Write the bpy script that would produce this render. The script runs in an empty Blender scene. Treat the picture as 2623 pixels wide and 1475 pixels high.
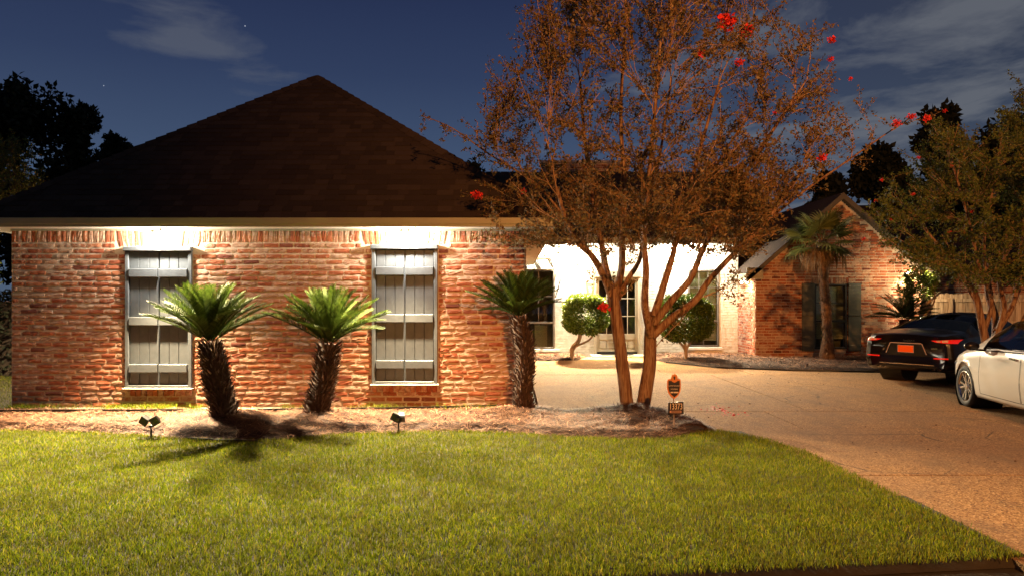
import bpy, math, random
import numpy as np
from mathutils import Vector, Matrix, noise
from mathutils.bvhtree import BVHTree
R = math.radians
random.seed(7); rng = np.random.default_rng(7)
SC = bpy.context.scene
COL = SC.collection

# ------------------------------------------------------------------ camera
CAMH, F, HX, HY = 1.7, 1945.0, 1311.5, 771.0        # eye height, focal length and horizon in photo pixels
cam = bpy.data.cameras.new("camera"); camo = bpy.data.objects.new("camera", cam); COL.objects.link(camo)
camo.location = (0, 0, CAMH); camo.rotation_euler = (R(90), 0, 0)
cam.sensor_width = 36; cam.lens = F / 2623 * 36; cam.shift_y = (HY - 737.5) / 2623
cam.clip_start = 0.1; cam.clip_end = 900
SC.camera = camo
def W(px, py, Y): return Vector(((px - HX) * Y / F, Y, CAMH - (py - HY) * Y / F))
def G(px, py, z=0.0):
    Y = (CAMH - z) * F / (py - HY); return Vector(((px - HX) * Y / F, Y, z))
# ------------------------------------------------------------------ render / world
SC.render.engine = 'CYCLES'
cy = SC.cycles; cy.use_denoising = True
try: cy.denoiser = 'OPENIMAGEDENOISE'
except Exception: pass
cy.max_bounces = 6; cy.diffuse_bounces = 3; cy.glossy_bounces = 3; cy.transmission_bounces = 4
cy.transparent_max_bounces = 12; cy.sample_clamp_indirect = 4.0; cy.caustics_reflective = False; cy.caustics_refractive = False
cy.use_light_tree = True; cy.use_adaptive_sampling = False
SC.view_settings.view_transform = 'Standard'; SC.view_settings.look = 'None'
SC.view_settings.exposure = 0.0; SC.view_settings.gamma = 1.0; SC.view_settings.use_curve_mapping = False

class NT:
    """little node helper"""
    def __init__(s, tree): s.t = tree; s.n = tree.nodes; s.l = tree.links
    def node(s, typ, **kw):
        n = s.n.new(typ)
        for k, v in kw.items(): setattr(n, k, v)
        return n
    def inp(s, n, k, v):
        if isinstance(v, bpy.types.NodeSocket): s.l.new(v, n.inputs[k])
        elif v is not None:
            sk = n.inputs[k]
            if sk.type == 'RGBA' and len(v) == 3: v = (*v, 1)
            sk.default_value = v
    def noise(s, vec, scale, detail=4, rough=.55, dist=0.0):
        n = s.node('ShaderNodeTexNoise'); s.inp(n, 'Vector', vec); s.inp(n, 'Scale', scale)
        s.inp(n, 'Detail', detail); s.inp(n, 'Roughness', rough); s.inp(n, 'Distortion', dist); return n.outputs['Fac']
    def ramp(s, fac, stops, interp='LINEAR'):
        n = s.node('ShaderNodeValToRGB'); s.inp(n, 'Fac', fac); cr = n.color_ramp; cr.interpolation = interp
        while len(cr.elements) > 1: cr.elements.remove(cr.elements[-1])
        cr.elements[0].position = stops[0][0]; cr.elements[0].color = (*stops[0][1], 1)
        for p, c in stops[1:]:
            e = cr.elements.new(p); e.color = (*c, 1)
        return n.outputs['Color']
    def mix(s, f, a, b, mode='MIX'):
        n = s.node('ShaderNodeMix'); n.data_type = 'RGBA'; n.blend_type = mode
        s.inp(n, 0, f); s.inp(n, 6, a); s.inp(n, 7, b); return n.outputs[2]
    def math(s, op, a, b=None, c=None, clamp=False):
        n = s.node('ShaderNodeMath'); n.operation = op; n.use_clamp = clamp
        for i, v in enumerate((a, b, c)):
            if v is not None: s.inp(n, i, v)
        return n.outputs[0]
    def maprange(s, v, a, b, c=0., d=1.):
        n = s.node('ShaderNodeMapRange'); s.inp(n, 0, v); s.inp(n, 1, a); s.inp(n, 2, b); s.inp(n, 3, c); s.inp(n, 4, d); return n.outputs[0]
    def mapping(s, vec, scale=(1, 1, 1), loc=(0, 0, 0), rot=(0, 0, 0)):
        n = s.node('ShaderNodeMapping'); s.inp(n, 0, vec); n.inputs['Location'].default_value = loc
        n.inputs['Scale'].default_value = scale; n.inputs['Rotation'].default_value = rot; return n.outputs[0]

world = bpy.data.worlds.new("World"); SC.world = world; world.use_nodes = True
w = NT(world.node_tree); w.n.clear()
tc = w.node('ShaderNodeTexCoord').outputs['Generated']
sep = w.node('ShaderNodeSeparateXYZ'); w.inp(sep, 0, tc)
grad = w.ramp(sep.outputs['Z'], [(0.0, (.062, .092, .145)), (.10, (.058, .092, .155)), (.18, (.045, .072, .135)), (.28, (.026, .042, .095)), (.42, (.012, .019, .058)), (1.0, (.006, .010, .035))])
# thin moonlit clouds: a flat layer seen in perspective
inv = w.math('MAXIMUM', sep.outputs['Z'], .03)
cx = w.math('DIVIDE', sep.outputs['X'], inv); cyy = w.math('DIVIDE', sep.outputs['Y'], inv)
cmb = w.node('ShaderNodeCombineXYZ'); w.inp(cmb, 0, cx); w.inp(cmb, 1, cyy)
cl1 = w.noise(w.mapping(cmb.outputs[0], (1.5, 1.0, 1), (2.3, 1.15, 0)), 1.0, 8, .62, .35)
rightside = w.maprange(sep.outputs['X'], -.10, .45, -.10, .13)
cl = w.math('ADD', cl1, rightside)
cmask = w.maprange(cl, .55, .72, 0., 1.)
greyveil = w.maprange(sep.outputs['X'], .05, .55, 0., .62)
sky1 = w.mix(greyveil, grad, (.036, .042, .054))
# one brighter wisp up on the left
wx = w.math('MULTIPLY', w.math('SUBTRACT', sep.outputs['X'], -.375), 9.); wz = w.math('MULTIPLY', w.math('SUBTRACT', w.math('ADD', sep.outputs['Z'], w.math('MULTIPLY', sep.outputs['X'], .28)), .205), 26.)
wd_ = w.math('SQRT', w.math('ADD', w.math('MULTIPLY', wx, wx), w.math('MULTIPLY', wz, wz)))
wn_ = w.noise(w.mapping(tc, (7, 7, 26)), 1.0, 8, .6, .4)
wisp = w.maprange(w.math('SUBTRACT', wn_, w.math('MULTIPLY', wd_, .22)), .28, .55, 0., .6)
cmask = w.math('MAXIMUM', cmask, wisp)
sky2 = w.mix(w.math('MULTIPLY', cmask, .62), sky1, (.135, .145, .165))
st = w.node('ShaderNodeTexVoronoi'); w.inp(st, 'Vector', tc); w.inp(st, 'Scale', 26.0)
star = w.math('LESS_THAN', st.outputs['Distance'], .022)
sky3 = w.mix(w.math('MULTIPLY', star, .5), sky2, (.55, .6, .7))
bg = w.node('ShaderNodeBackground'); w.inp(bg, 'Color', sky3); w.inp(bg, 'Strength', 1.15)
wo = w.node('ShaderNodeOutputWorld'); w.l.new(bg.outputs[0], wo.inputs[0])
# the moon, very faint
sun = bpy.data.lights.new("moon", 'SUN'); sun.energy = .012; sun.color = (.75, .85, 1); sun.angle = R(.5)
suno = bpy.data.objects.new("moon", sun); COL.objects.link(suno); suno.rotation_euler = (R(38), 0, R(-35))
# lamp powers (watts) and colours, all in one place
WARM, SODIUM, WHITE = (1.0, .78, .46), (1.0, .39, .10), (1.0, .93, .78)
P_EAVE_SPOT, P_EAVE_POINT = 6800., 320.
P_PORCH, P_CORNER, P_FAR, P_STREET = 1000., 170., 110., 27000.

# ------------------------------------------------------------------ materials
MATS = {}
def M(name, fn=None):
    if name in MATS: return MATS[name]
    m = bpy.data.materials.new(name); m.use_nodes = True; t = NT(m.node_tree); t.n.clear()
    out = t.node('ShaderNodeOutputMaterial'); sh = fn(t); t.l.new(sh, out.inputs[0]); MATS[name] = m; m.cycles.emission_sampling = 'NONE'; return m
def prin(t, color, rough=.7, metal=0., bump=None, bstr=.3, bdist=.01, spec=.4, **kw):
    p = t.node('ShaderNodeBsdfPrincipled'); t.inp(p, 'Base Color', color); t.inp(p, 'Roughness', rough); t.inp(p, 'Metallic', metal)
    t.inp(p, 'Specular IOR Level', spec)
    for k, v in kw.items(): t.inp(p, k.replace('_', ' '), v)
    if bump is not None:
        b = t.node('ShaderNodeBump'); t.inp(b, 'Height', bump); t.inp(b, 'Strength', bstr); t.inp(b, 'Distance', bdist)
        t.l.new(b.outputs[0], p.inputs['Normal'])
    return p.outputs[0]
def pos(t): return t.node('ShaderNodeNewGeometry').outputs['Position']
def rnd(t):
    a = t.node('ShaderNodeNewGeometry').outputs['Random Per Island']; b = t.node('ShaderNodeObjectInfo').outputs['Random']
    return t.math('FRACT', t.math('ADD', a, b))
def plain(name, c, rough=.6, metal=0., var=.15, scale=8., bumps=.15, bscale=60., spec=.4, **kw):
    def f(t):
        p = pos(t); n = t.noise(p, scale, 5)
        c1 = tuple(x * (1 - var) for x in c); c2 = tuple(min(1, x * (1 + var)) for x in c)
        return prin(t, t.mix(t.maprange(n, .3, .7), c1, c2), rough, metal, t.noise(p, bscale, 4), bumps, .004, spec, **kw)
    return M(name, f)
def emis(name, c, s):
    def f(t):
        e = t.node('ShaderNodeEmission'); t.inp(e, 'Color', c); t.inp(e, 'Strength', s); return e.outputs[0]
    return M(name, f)
def leafmat(name, stops, trans=.35, rough=.45, spec=.4):
    def f(t):
        col = t.ramp(rnd(t), stops)
        n = t.noise(pos(t), 1.3, 3); col = t.mix(t.maprange(n, .3, .7, 0, .45), col, (0, 0, 0), 'MULTIPLY') if False else t.mix(t.maprange(n, .3, .7, .0, .35), col, tuple(x * .6 for x in stops[0][1]))
        a = prin(t, col, rough, spec=spec)
        tr = t.node('ShaderNodeBsdfTranslucent'); t.inp(tr, 'Color', col)
        mx = t.node('ShaderNodeMixShader'); t.inp(mx, 0, trans); t.l.new(a, mx.inputs[1]); t.l.new(tr.outputs[0], mx.inputs[2]); return mx.outputs[0]
    return M(name, f)
MORTAR = (.56, .42, .31)
def brick_f(t, painted=False, smear=.5, dark=1.0):
    p = pos(t)
    if painted:
        n = t.noise(p, 9, 6); col = t.mix(t.maprange(n, .42, .62), (.74, .69, .58), (.84, .80, .70))
        return prin(t, col, .75, bump=t.noise(p, 55, 6, .7), bstr=.6, bdist=.006, spec=.2)
    r = rnd(t)
    base = t.ramp(r, [(0, (.13, .042, .03)), (.10, (.27, .075, .035)), (.3, (.34, .105, .045)), (.5, (.38, .14, .065)), (.64, (.36, .17, .10)), (.8, (.38, .235, .155)), (.92, (.30, .11, .055)), (1, (.20, .07, .04))])
    base = t.mix(t.maprange(t.noise(p, 38, 5, .7), .35, .7, 0, .35), base, (.14, .045, .03))
    off = t.math('MULTIPLY', t.math('SUBTRACT', r, .5), .16)
    sm = t.maprange(t.math('ADD', t.noise(t.mapping(p, (1, 1, 1.6)), 13, 7, .68, .6), off), .50, .60, 0, smear)
    sm = t.math('MULTIPLY', sm, t.maprange(t.noise(p, 1.1, 3), .3, .62, .5, 1.0))
    col = t.mix(sm, base, MORTAR)
    if dark != 1.0: col = t.mix(1.0, col, (dark, dark, dark), 'MULTIPLY')
    return prin(t, col, .88, bump=t.noise(p, 70, 6, .65), bstr=.45, bdist=.005, spec=.12)
BRICK = M('red_brick', lambda t: brick_f(t, smear=.55))
BRICK2 = M('garage_brick', lambda t: brick_f(t, smear=.45))
PAINTED = M('painted_brick', lambda t: brick_f(t, True))
def mortar_f(t):
    p = pos(t); n = t.noise(p, 7, 6, .6)
    col = t.mix(t.maprange(n, .35, .65), tuple(x * .8 for x in MORTAR), MORTAR)
    return prin(t, col, .95, bump=t.noise(p, 60, 6, .65), bstr=.5, bdist=.006, spec=.1)
MORT = M('mortar', mortar_f)
def conc_f(t, stain=True):
    p = pos(t)
    v = t.node('ShaderNodeTexVoronoi'); t.inp(v, 'Vector', p); t.inp(v, 'Scale', 75.)
    agg = t.ramp(t.math('FRACT', t.math('MULTIPLY', v.outputs['Color'], 1.0)) if False else v.outputs['Color'], [(0, (.055, .024, .009)), (.35, (.20, .100, .038)), (.7, (.33, .180, .070)), (1, (.55, .36, .17))])
    big = t.noise(p, .55, 6, .65); mid = t.noise(t.mapping(p, (1, .5, 1)), 2.6, 7, .7)
    c = t.mix(t.maprange(big, .38, .66, 0, .55), agg, (.17, .10, .06))
    c = t.mix(t.maprange(mid, .50, .72, 0, .72), c, (.13, .080, .045))
    vv = t.node('ShaderNodeTexVoronoi'); vv.feature = 'DISTANCE_TO_EDGE'; t.inp(vv, 'Vector', t.mix(.12, p, t.node('ShaderNodeTexNoise').outputs['Color'])); t.inp(vv, 'Scale', .42)
    crack = t.math('MULTIPLY', t.math('LESS_THAN', vv.outputs['Distance'], .0035), t.maprange(t.noise(p, .8, 2), .48, .56))
    c = t.mix(t.math('MULTIPLY', crack, .75), c, (.04, .025, .015))
    spk = t.maprange(t.noise(p, 19, 3, .8), .62, .70, 0, .75)
    c = t.mix(spk, c, (.07, .04, .025))
    return prin(t, c, .9, bump=t.math('ADD', v.outputs['Distance'], t.noise(p, 140, 4)), bstr=.7, bdist=.008, spec=.15)
CONC = M('aggregate_concrete', conc_f)
PALE = plain('pale_concrete', (.42, .36, .28), .9, var=.3, scale=6, bumps=.5)
SOIL = plain('soil', (.022, .016, .008), .95, var=.4, scale=5, bumps=.8, bscale=90)
TRIM = plain('cream_trim', (.27, .245, .165), .55, var=.08, scale=3)
WHITETRIM = plain('white_trim', (.74, .70, .60), .5, var=.06, scale=3)
SHUT = plain('slate_shutter_paint', (.082, .087, .092), .45, var=.12, scale=14, bumps=.3, bscale=35)
RAKE = plain('dark_rake_paint', (.075, .062, .045), .6, var=.1)
SHUT2 = plain('dark_shutter_paint', (.075, .072, .055), .5, var=.1)
DARKF = plain('dark_window_frame', (.03, .03, .028), .4, var=.1)
BRONZE = plain('bronze_frame', (.10, .085, .07), .4, var=.15)
BLACK = plain('black_plastic', (.012, .012, .012), .4, var=.2)
DOORP = plain('door_paint', (.50, .43, .31), .45, var=.06, scale=4)
BLIND = plain('window_blind', (.72, .68, .52), .6, var=.05)
DARKIN = plain('dark_interior', (.05, .04, .03), .9)
COPPER = plain('copper', (.42, .25, .15), .4, .6, var=.2)
GOLD = plain('sign_orange_border', (.50, .16, .035), .5, var=.1)
NAVY = plain('sign_dark_face', (.012, .008, .016), .35)
SIGNW = plain('sign_lettering', (.62, .50, .42), .5, var=.05)
METALW = plain('galvanised_stake', (.3, .2, .14), .5, .4)
def shingle_f(t):
    p = pos(t); r = rnd(t)
    c = t.ramp(r, [(0, (.034, .024, .018)), (.5, (.044, .031, .023)), (1, (.060, .043, .032))])
    c = t.mix(t.maprange(t.noise(p, 1.2, 4), .3, .7, 0, .4), c, (.030, .021, .017))
    return prin(t, c, .95, bump=t.noise(p, 150, 5), bstr=.8, bdist=.005, spec=.1)
SHING = M('asphalt_shingle', shingle_f)
def glass_f(t, tint=(.75, .78, .72), refl=.9):
    tr = t.node('ShaderNodeBsdfTransparent'); t.inp(tr, 'Color', tint)
    gl = t.node('ShaderNodeBsdfGlossy'); t.inp(gl, 'Roughness', .02); t.inp(gl, 'Color', (1, 1, 1))
    ge = t.node('ShaderNodeNewGeometry'); dt = t.node('ShaderNodeVectorMath'); dt.operation = 'DOT_PRODUCT'; t.l.new(ge.outputs['Normal'], dt.inputs[0]); t.l.new(ge.outputs['Incoming'], dt.inputs[1])
    f5 = t.math('POWER', t.math('SUBTRACT', 1., t.math('ABSOLUTE', dt.outputs['Value'])), 5.)
    mx = t.node('ShaderNodeMixShader'); t.inp(mx, 0, t.math('MULTIPLY_ADD', f5, refl, .05 if refl > .5 else .02))
    t.l.new(tr.outputs[0], mx.inputs[1]); t.l.new(gl.outputs[0], mx.inputs[2]); return mx.outputs[0]
GLASS = M('window_glass', glass_f)
TINT = M('tinted_glass', lambda t: glass_f(t, (.04, .04, .04), .3))
CARGL = M('car_glass', lambda t: glass_f(t, (.42, .44, .42)))
def bark_f(t):
    p = pos(t)
    n = t.noise(t.mapping(p, (14, 14, .9)), 1.6, 5, .6, .3)
    c = t.ramp(n, [(.34, (.045, .018, .009)), (.45, (.14, .060, .026)), (.54, (.25, .155, .085)), (.64, (.10, .045, .02))])
    return prin(t, c, .6, bump=t.noise(t.mapping(p, (14, 14, 2.5)), 2, 6), bstr=.4, bdist=.02, spec=.25)
BARK = M('crape_myrtle_bark', bark_f)
BARK2 = plain('dark_bark', (.07, .05, .035), .9, var=.4, scale=6, bumps=.8)
TWIG = plain('twig_bark', (.34, .20, .10), .6, var=.3, scale=10, bumps=.2)
PALEBARK = plain('pale_bark', (.34, .24, .15), .7, var=.25, scale=6, bumps=.5)
LEAF_MYR = leafmat('myrtle_leaf', [(0, (.13, .065, .024)), (.3, (.19, .115, .045)), (.6, (.19, .145, .06)), (.85, (.13, .125, .065)), (1, (.34, .25, .14))], .25, .7, .08)
LEAF_MYR2 = leafmat('green_myrtle_leaf', [(0, (.065, .075, .016)), (.5, (.11, .14, .03)), (.85, (.16, .18, .05)), (1, (.17, .11, .035))], .3, .6, .12)
LEAF_BOX = leafmat('boxwood_leaf', [(0, (.045, .075, .008)), (.6, (.09, .14, .012)), (1, (.16, .19, .02))], .3, .5, .2)
LEAF_BOX2 = leafmat('dark_boxwood_leaf', [(0, (.035, .06, .006)), (.6, (.07, .11, .010)), (1, (.14, .16, .018))], .2, .5, .2)
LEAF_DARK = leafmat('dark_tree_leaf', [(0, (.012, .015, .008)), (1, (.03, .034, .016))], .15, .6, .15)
LEAF_SAGO = leafmat('sago_leaflet', [(0, (.015, .029, .004)), (.6, (.033, .054, .006)), (1, (.062, .080, .013))], .16, .8, .1)
LEAF_FAN = leafmat('fan_palm_leaf', [(0, (.08, .10, .02)), (.7, (.18, .20, .045)), (1, (.32, .32, .10))], .3, .4)
LEAF_DEAD = leafmat('dead_palm_leaf', [(0, (.16, .085, .035)), (.6, (.27, .16, .07)), (1, (.38, .25, .12))], .25, .7, .1)
def grass_f(t):
    p = pos(t)
    c = t.ramp(rnd(t), [(0, (.034, .055, .003)), (.35, (.095, .135, .005)), (.7, (.165, .205, .008)), (.92, (.29, .28, .018)), (1, (.32, .22, .05))])
    c = t.mix(t.maprange(t.noise(p, 1.5, 7, .7), .42, .62, 0, .55), c, (.07, .07, .008))
    c = t.mix(t.maprange(t.noise(p, 7, 4, .7), .52, .66, 0, .5), c, (.10, .075, .02))
    a = prin(t, c, .7, spec=.08); tr = t.node('ShaderNodeBsdfTranslucent'); t.inp(tr, 'Color', c)
    mx = t.node('ShaderNodeMixShader'); t.inp(mx, 0, .4); t.l.new(a, mx.inputs[1]); t.l.new(tr.outputs[0], mx.inputs[2]); return mx.outputs[0]
GRASSM = M('lawn_grass', grass_f)
STRAW = M('pine_straw', lambda t: prin(t, t.ramp(rnd(t), [(0, (.018, .007, .004)), (.4, (.07, .027, .014)), (.75, (.15, .066, .034)), (1, (.33, .185, .105))]), .75, spec=.2))
STRAWBED = plain('straw_bed', (.030, .014, .008), .95, var=.4, scale=20, bumps=1., bscale=110)
TRUNKM = plain('sago_trunk_fibre', (.035, .018, .010), .95, var=.5, scale=30)
SCALEM = M('sago_leaf_base', lambda t: prin(t, t.ramp(rnd(t), [(0, (.014, .006, .004)), (.5, (.045, .020, .013)), (.85, (.10, .058, .04)), (1, (.20, .14, .10))]), .7, spec=.3))
PALMTR = plain('palm_trunk_fibre', (.17, .10, .055), .95, var=.5, scale=14, bumps=1.)
RED = M('red_blossom', lambda t: prin(t, t.ramp(rnd(t), [(0, (.42, .012, .010)), (1, (.80, .05, .04))]), .6, spec=.2))
PICK = M('fence_wood', lambda t: prin(t, t.mix(t.maprange(t.noise(t.mapping(pos(t), (14, 14, .8)), 2, 6), .35, .7), t.ramp(rnd(t), [(0, (.38, .25, .15)), (1, (.56, .40, .26))]), (.17, .10, .055)), .85, spec=.1))
WPAINT = M('white_car_paint', lambda t: prin(t, (.80, .76, .66), .32, bump=None, spec=.5, Coat_Weight=1.0, Coat_Roughness=.03))
KPAINT = M('black_car_paint', lambda t: prin(t, (.006, .005, .005), .3, spec=.2, Coat_Weight=.35, Coat_Roughness=.04))
RUBBER = plain('tyre_rubber', (.018, .017, .016), .75)
RIM = plain('alloy_rim', (.62, .60, .57), .25, 1.0, var=.03, bumps=0.)
CHROME = plain('chrome', (.75, .73, .70), .12, 1.0, var=.02, bumps=0.)
TAIL = M('tail_light_lens', lambda t: prin(t, (.62, .012, .01), .12, spec=.6, Emission_Color=(.8, .02, .01), Emission_Strength=.35))
TAILC = plain('tail_light_reflector', (.85, .55, .45), .15, .3)
PLATE = M('orange_plate', lambda t: prin(t, (.95, .13, .003), .5))
WICK = plain('wicker', (.45, .34, .19), .8, var=.3, scale=30)

# ------------------------------------------------------------------ mesh helpers
def link(name, me, mat=None, parent=None, loc=None, smooth=False, kind=None):
    if mat is not None and len(me.materials) == 0:
        for m in (mat if isinstance(mat, (list, tuple)) else [mat]): me.materials.append(m)
    o = bpy.data.objects.new(name, me); COL.objects.link(o)
    if parent is not None: o.parent = parent
    if loc is not None: o.location = loc
    if kind: o['kind'] = kind
    return o
def npmesh(name, v, f, smooth=False, mi=None):
    """v (n,3), f (m,k) all faces the same size"""
    v = np.asarray(v, dtype=np.float32); f = np.asarray(f, dtype=np.int32); me = bpy.data.meshes.new(name)
    me.vertices.add(len(v)); me.vertices.foreach_set('co', v.ravel())
    k = f.shape[1]; me.loops.add(f.size); me.loops.foreach_set('vertex_index', f.ravel())
    me.polygons.add(len(f)); me.polygons.foreach_set('loop_start', np.arange(len(f), dtype=np.int32) * k)
    if smooth: me.polygons.foreach_set('use_smooth', np.ones(len(f), dtype=bool))
    if mi is not None: me.polygons.foreach_set('material_index', np.asarray(mi, dtype=np.int32))
    me.update(calc_edges=True); me.validate(); return me
class MB:
    """collects boxes, tubes and quads for one mesh"""
    def __init__(s): s.v = []; s.f = []; s.m = []
    def add(s, v, f, mi=0):
        b = len(s.v); s.v += [tuple(x) for x in v]; s.f += [tuple(i + b for i in q) for q in f]; s.m += [mi] * len(f); return s
    def box(s, x0, x1, y0, y1, z0, z1, mi=0, mat=None):
        v = [(x, y, z) for x in (x0, x1) for y in (y0, y1) for z in (z0, z1)]
        if mat is not None: v = [mat @ Vector(p) for p in v]
        return s.add(v, [(0, 1, 3, 2), (4, 6, 7, 5), (0, 4, 5, 1), (2, 3, 7, 6), (0, 2, 6, 4), (1, 5, 7, 3)], mi)
    def bbox(s, x0, x1, y0, y1, z0, z1, b=.005, mi=0):
        """box with its four front (-y) edges bevelled"""
        v = [(x0, y1, z0), (x1, y1, z0), (x1, y1, z1), (x0, y1, z1), (x0, y0 + b, z0), (x1, y0 + b, z0), (x1, y0 + b, z1), (x0, y0 + b, z1),
             (x0 + b, y0, z0 + b), (x1 - b, y0, z0 + b), (x1 - b, y0, z1 - b), (x0 + b, y0, z1 - b)]
        f = [(0, 3, 2, 1), (8, 9, 10, 11)]
        for i in range(4):
            j = (i + 1) % 4; f += [(i, j, 4 + j, 4 + i), (4 + i, 4 + j, 8 + j, 8 + i)]
        return s.add(v, f, mi)
    def tube(s, pts, rad, n=8, mi=0, cap=True):
        pts = [Vector(p) for p in pts]; rad = rad if hasattr(rad, '__len__') else [rad] * len(pts)
        t0 = (pts[1] - pts[0]).normalized(); up = Vector((0, 0, 1)) if abs(t0.z) < .9 else Vector((1, 0, 0))
        a = t0.cross(up).normalized(); vs = []
        for i, p in enumerate(pts):
            t = (pts[min(i + 1, len(pts) - 1)] - pts[max(i - 1, 0)]).normalized()
            a = (a - t * a.dot(t)).normalized(); b = t.cross(a)
            for k in range(n):
                th = 2 * math.pi * k / n; vs.append(p + (a * math.cos(th) + b * math.sin(th)) * rad[i])
        fs = [(i * n + k, i * n + (k + 1) % n, (i + 1) * n + (k + 1) % n, (i + 1) * n + k) for i in range(len(pts) - 1) for k in range(n)]
        if cap: fs += [tuple(range(n))[::-1], tuple((len(pts) - 1) * n + k for k in range(n))]
        return s.add(vs, fs, mi)
    def lathe(s, prof, n=24, mi=0, axis='z', mat=None):
        """prof: (radius, height)"""
        vs = []
        for r, h in prof:
            for k in range(n):
                th = 2 * math.pi * k / n; a, b = r * math.cos(th), r * math.sin(th)
                vs.append(Vector((a, b, h)) if axis == 'z' else Vector((h, a, b)))
        if mat is not None: vs = [mat @ p for p in vs]
        fs = [(i * n + k, i * n + (k + 1) % n, (i + 1) * n + (k + 1) % n, (i + 1) * n + k) for i in range(len(prof) - 1) for k in range(n)]
        return s.add(vs, fs, mi)
    def prism(s, poly, y0, y1, mi=0):
        """polygon in xz extruded along y"""
        n = len(poly); v = [(x, y0, z) for x, z in poly] + [(x, y1, z) for x, z in poly]
        f = [tuple(range(n)), tuple(range(2 * n - 1, n - 1, -1))] + [(i, n + i, n + (i + 1) % n, (i + 1) % n) for i in range(n)]
        return s.add(v, f, mi)
    def build(s, name, mat=None, parent=None, loc=None, smooth=False, kind=None):
        me = bpy.data.meshes.new(name); me.from_pydata([tuple(p) for p in s.v], [], s.f)
        if any(s.m): me.polygons.foreach_set('material_index', s.m)
        if smooth: me.polygons.foreach_set('use_smooth', [True] * len(me.polygons))
        me.update(); return link(name, me, mat, parent, loc, kind=kind)
def tag(o, label=None, cat=None, group=None, kind=None):
    if label: o['label'] = label
    if cat: o['category'] = cat
    if group: o['group'] = group
    if kind: o['kind'] = kind
    return o
def thing(name, loc, label, cat, group=None, rz=0.):
    o = bpy.data.objects.new(name, None); COL.objects.link(o); o.location = loc; o.rotation_euler = (0, 0, rz); o.empty_display_size = .2
    return tag(o, label, cat, group)
def lamp(name, typ, loc, power, color, parent=None, radius=.05, aim=None, size=150, blend=.6):
    d = bpy.data.lights.new(name, typ); d.energy = power; d.color = color; d.shadow_soft_size = radius
    if typ == 'SPOT': d.spot_size = R(size); d.spot_blend = blend
    o = bpy.data.objects.new(name, d); COL.objects.link(o)
    if parent is not None: o.parent = parent
    o.location = loc
    if aim is not None: o.rotation_euler = Vector(aim).to_track_quat('-Z', 'Y').to_euler()
    return o
def fbm(x, y, z=0., o=4): return noise.fractal(Vector((x, y, z)), 1., 2., o)

# ------------------------------------------------------------------ ground, lawn, bed, driveway
g = MB(); g.add([(-400, -60, -.06), (400, -60, -.06), (400, 700, -.06), (-400, 700, -.06)], [(0, 1, 2, 3)]).build('ground', SOIL, kind='structure')
LAWN_EDGE = [(-900, 1100), (0, 1104), (250, 1110), (380, 1117), (470, 1126), (620, 1131), (740, 1127), (850, 1115), (1000, 1109), (1150, 1106), (1300, 1110), (1450, 1120), (1600, 1126), (1720, 1124), (1790, 1108), (1850, 1100)]
_le = [G(*p) for p in LAWN_EDGE]; LEX = np.array([p.x for p in _le]); LEY = np.array([p.y for p in _le])
def lawn_y(x): return np.interp(x, LEX, LEY)
DRV = 3.32
def FRONT(x): return 4.78 + (x - 1.69) * .13
def right_edge(y): return np.interp(y, [4, 6, 8.5, 9.3, 9.75, 10.2], [3.42, 3.36, 3.30, 3.12, 2.85, 2.5])
# bed mound
BACKY = 11.6
DRIVE_EDGE = [G(*p) for p in [(1345, 1052), (1420, 1056), (1500, 1062), (1600, 1066), (1700, 1078), (1780, 1092), (1830, 1103)]]
def bed_back(x):
    return np.interp(x, [.2] + [p.x for p in DRIVE_EDGE], [BACKY] + [p.y for p in DRIVE_EDGE]) if x > .2 else BACKY
MOUNDS = [(-3.92, 10.40, .10, .5), (-2.67, 10.6, .10, .45), (.1, 11.1, .09, .45), (1.75, 11.0, .13, .6), (2.25, 10.5, .07, .5)]
def bed_z(x, y):
    e = min(y - float(lawn_y(x)), .25) / .25; b = min(max(float(bed_back(x)) - y, 0), .2) / .2
    z = .02 + .055 * max(e, 0) ** .6 * max(b, 0) ** .6 + .018 * fbm(x * 2.2, y * 2.2, 3.) 
    for mx, my, h, r in MOUNDS: z += h * math.exp(-((x - mx) ** 2 + (y - my) ** 2) / (r * r)) * max(b, .15)
    return z * max(min(1, .15 + e * .9), .1) * (.2 + .8 * b)
def strip(name, mat, x0, x1, nx, fy0, fy1, ny, fz, kind):
    v = []; 
    for i in range(nx + 1):
        x = x0 + (x1 - x0) * i / nx; a, b = fy0(x), fy1(x)
        for j in range(ny + 1):
            y = a + (b - a) * j / ny; v.append((x, y, fz(x, y)))
    f = [(i * (ny + 1) + j, (i + 1) * (ny + 1) + j, (i + 1) * (ny + 1) + j + 1, i * (ny + 1) + j + 1) for i in range(nx) for j in range(ny)]
    return link(name, npmesh(name, v, f, True), mat, kind=kind)
strip('mulch_bed', STRAWBED, -14., 2.62, 420, lambda x: float(lawn_y(x)), lambda x: float(bed_back(x)), 44, bed_z, 'structure')
strip('lawn_soil', SOIL, -14., 3.42, 120, lambda x: FRONT(x), lambda x: float(lawn_y(x)) if x < 2.6 else (9.9 if x < 3.0 else (8.6 if x < 3.25 else 6.6)), 30, lambda x, y: .012 if y > FRONT(x) + .05 else -.05, 'structure')
strip('side_lawn_soil', SOIL, -22., -7.72, 10, lambda x: 11.62, lambda x: 26., 10, lambda x, y: .012, 'structure')

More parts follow.
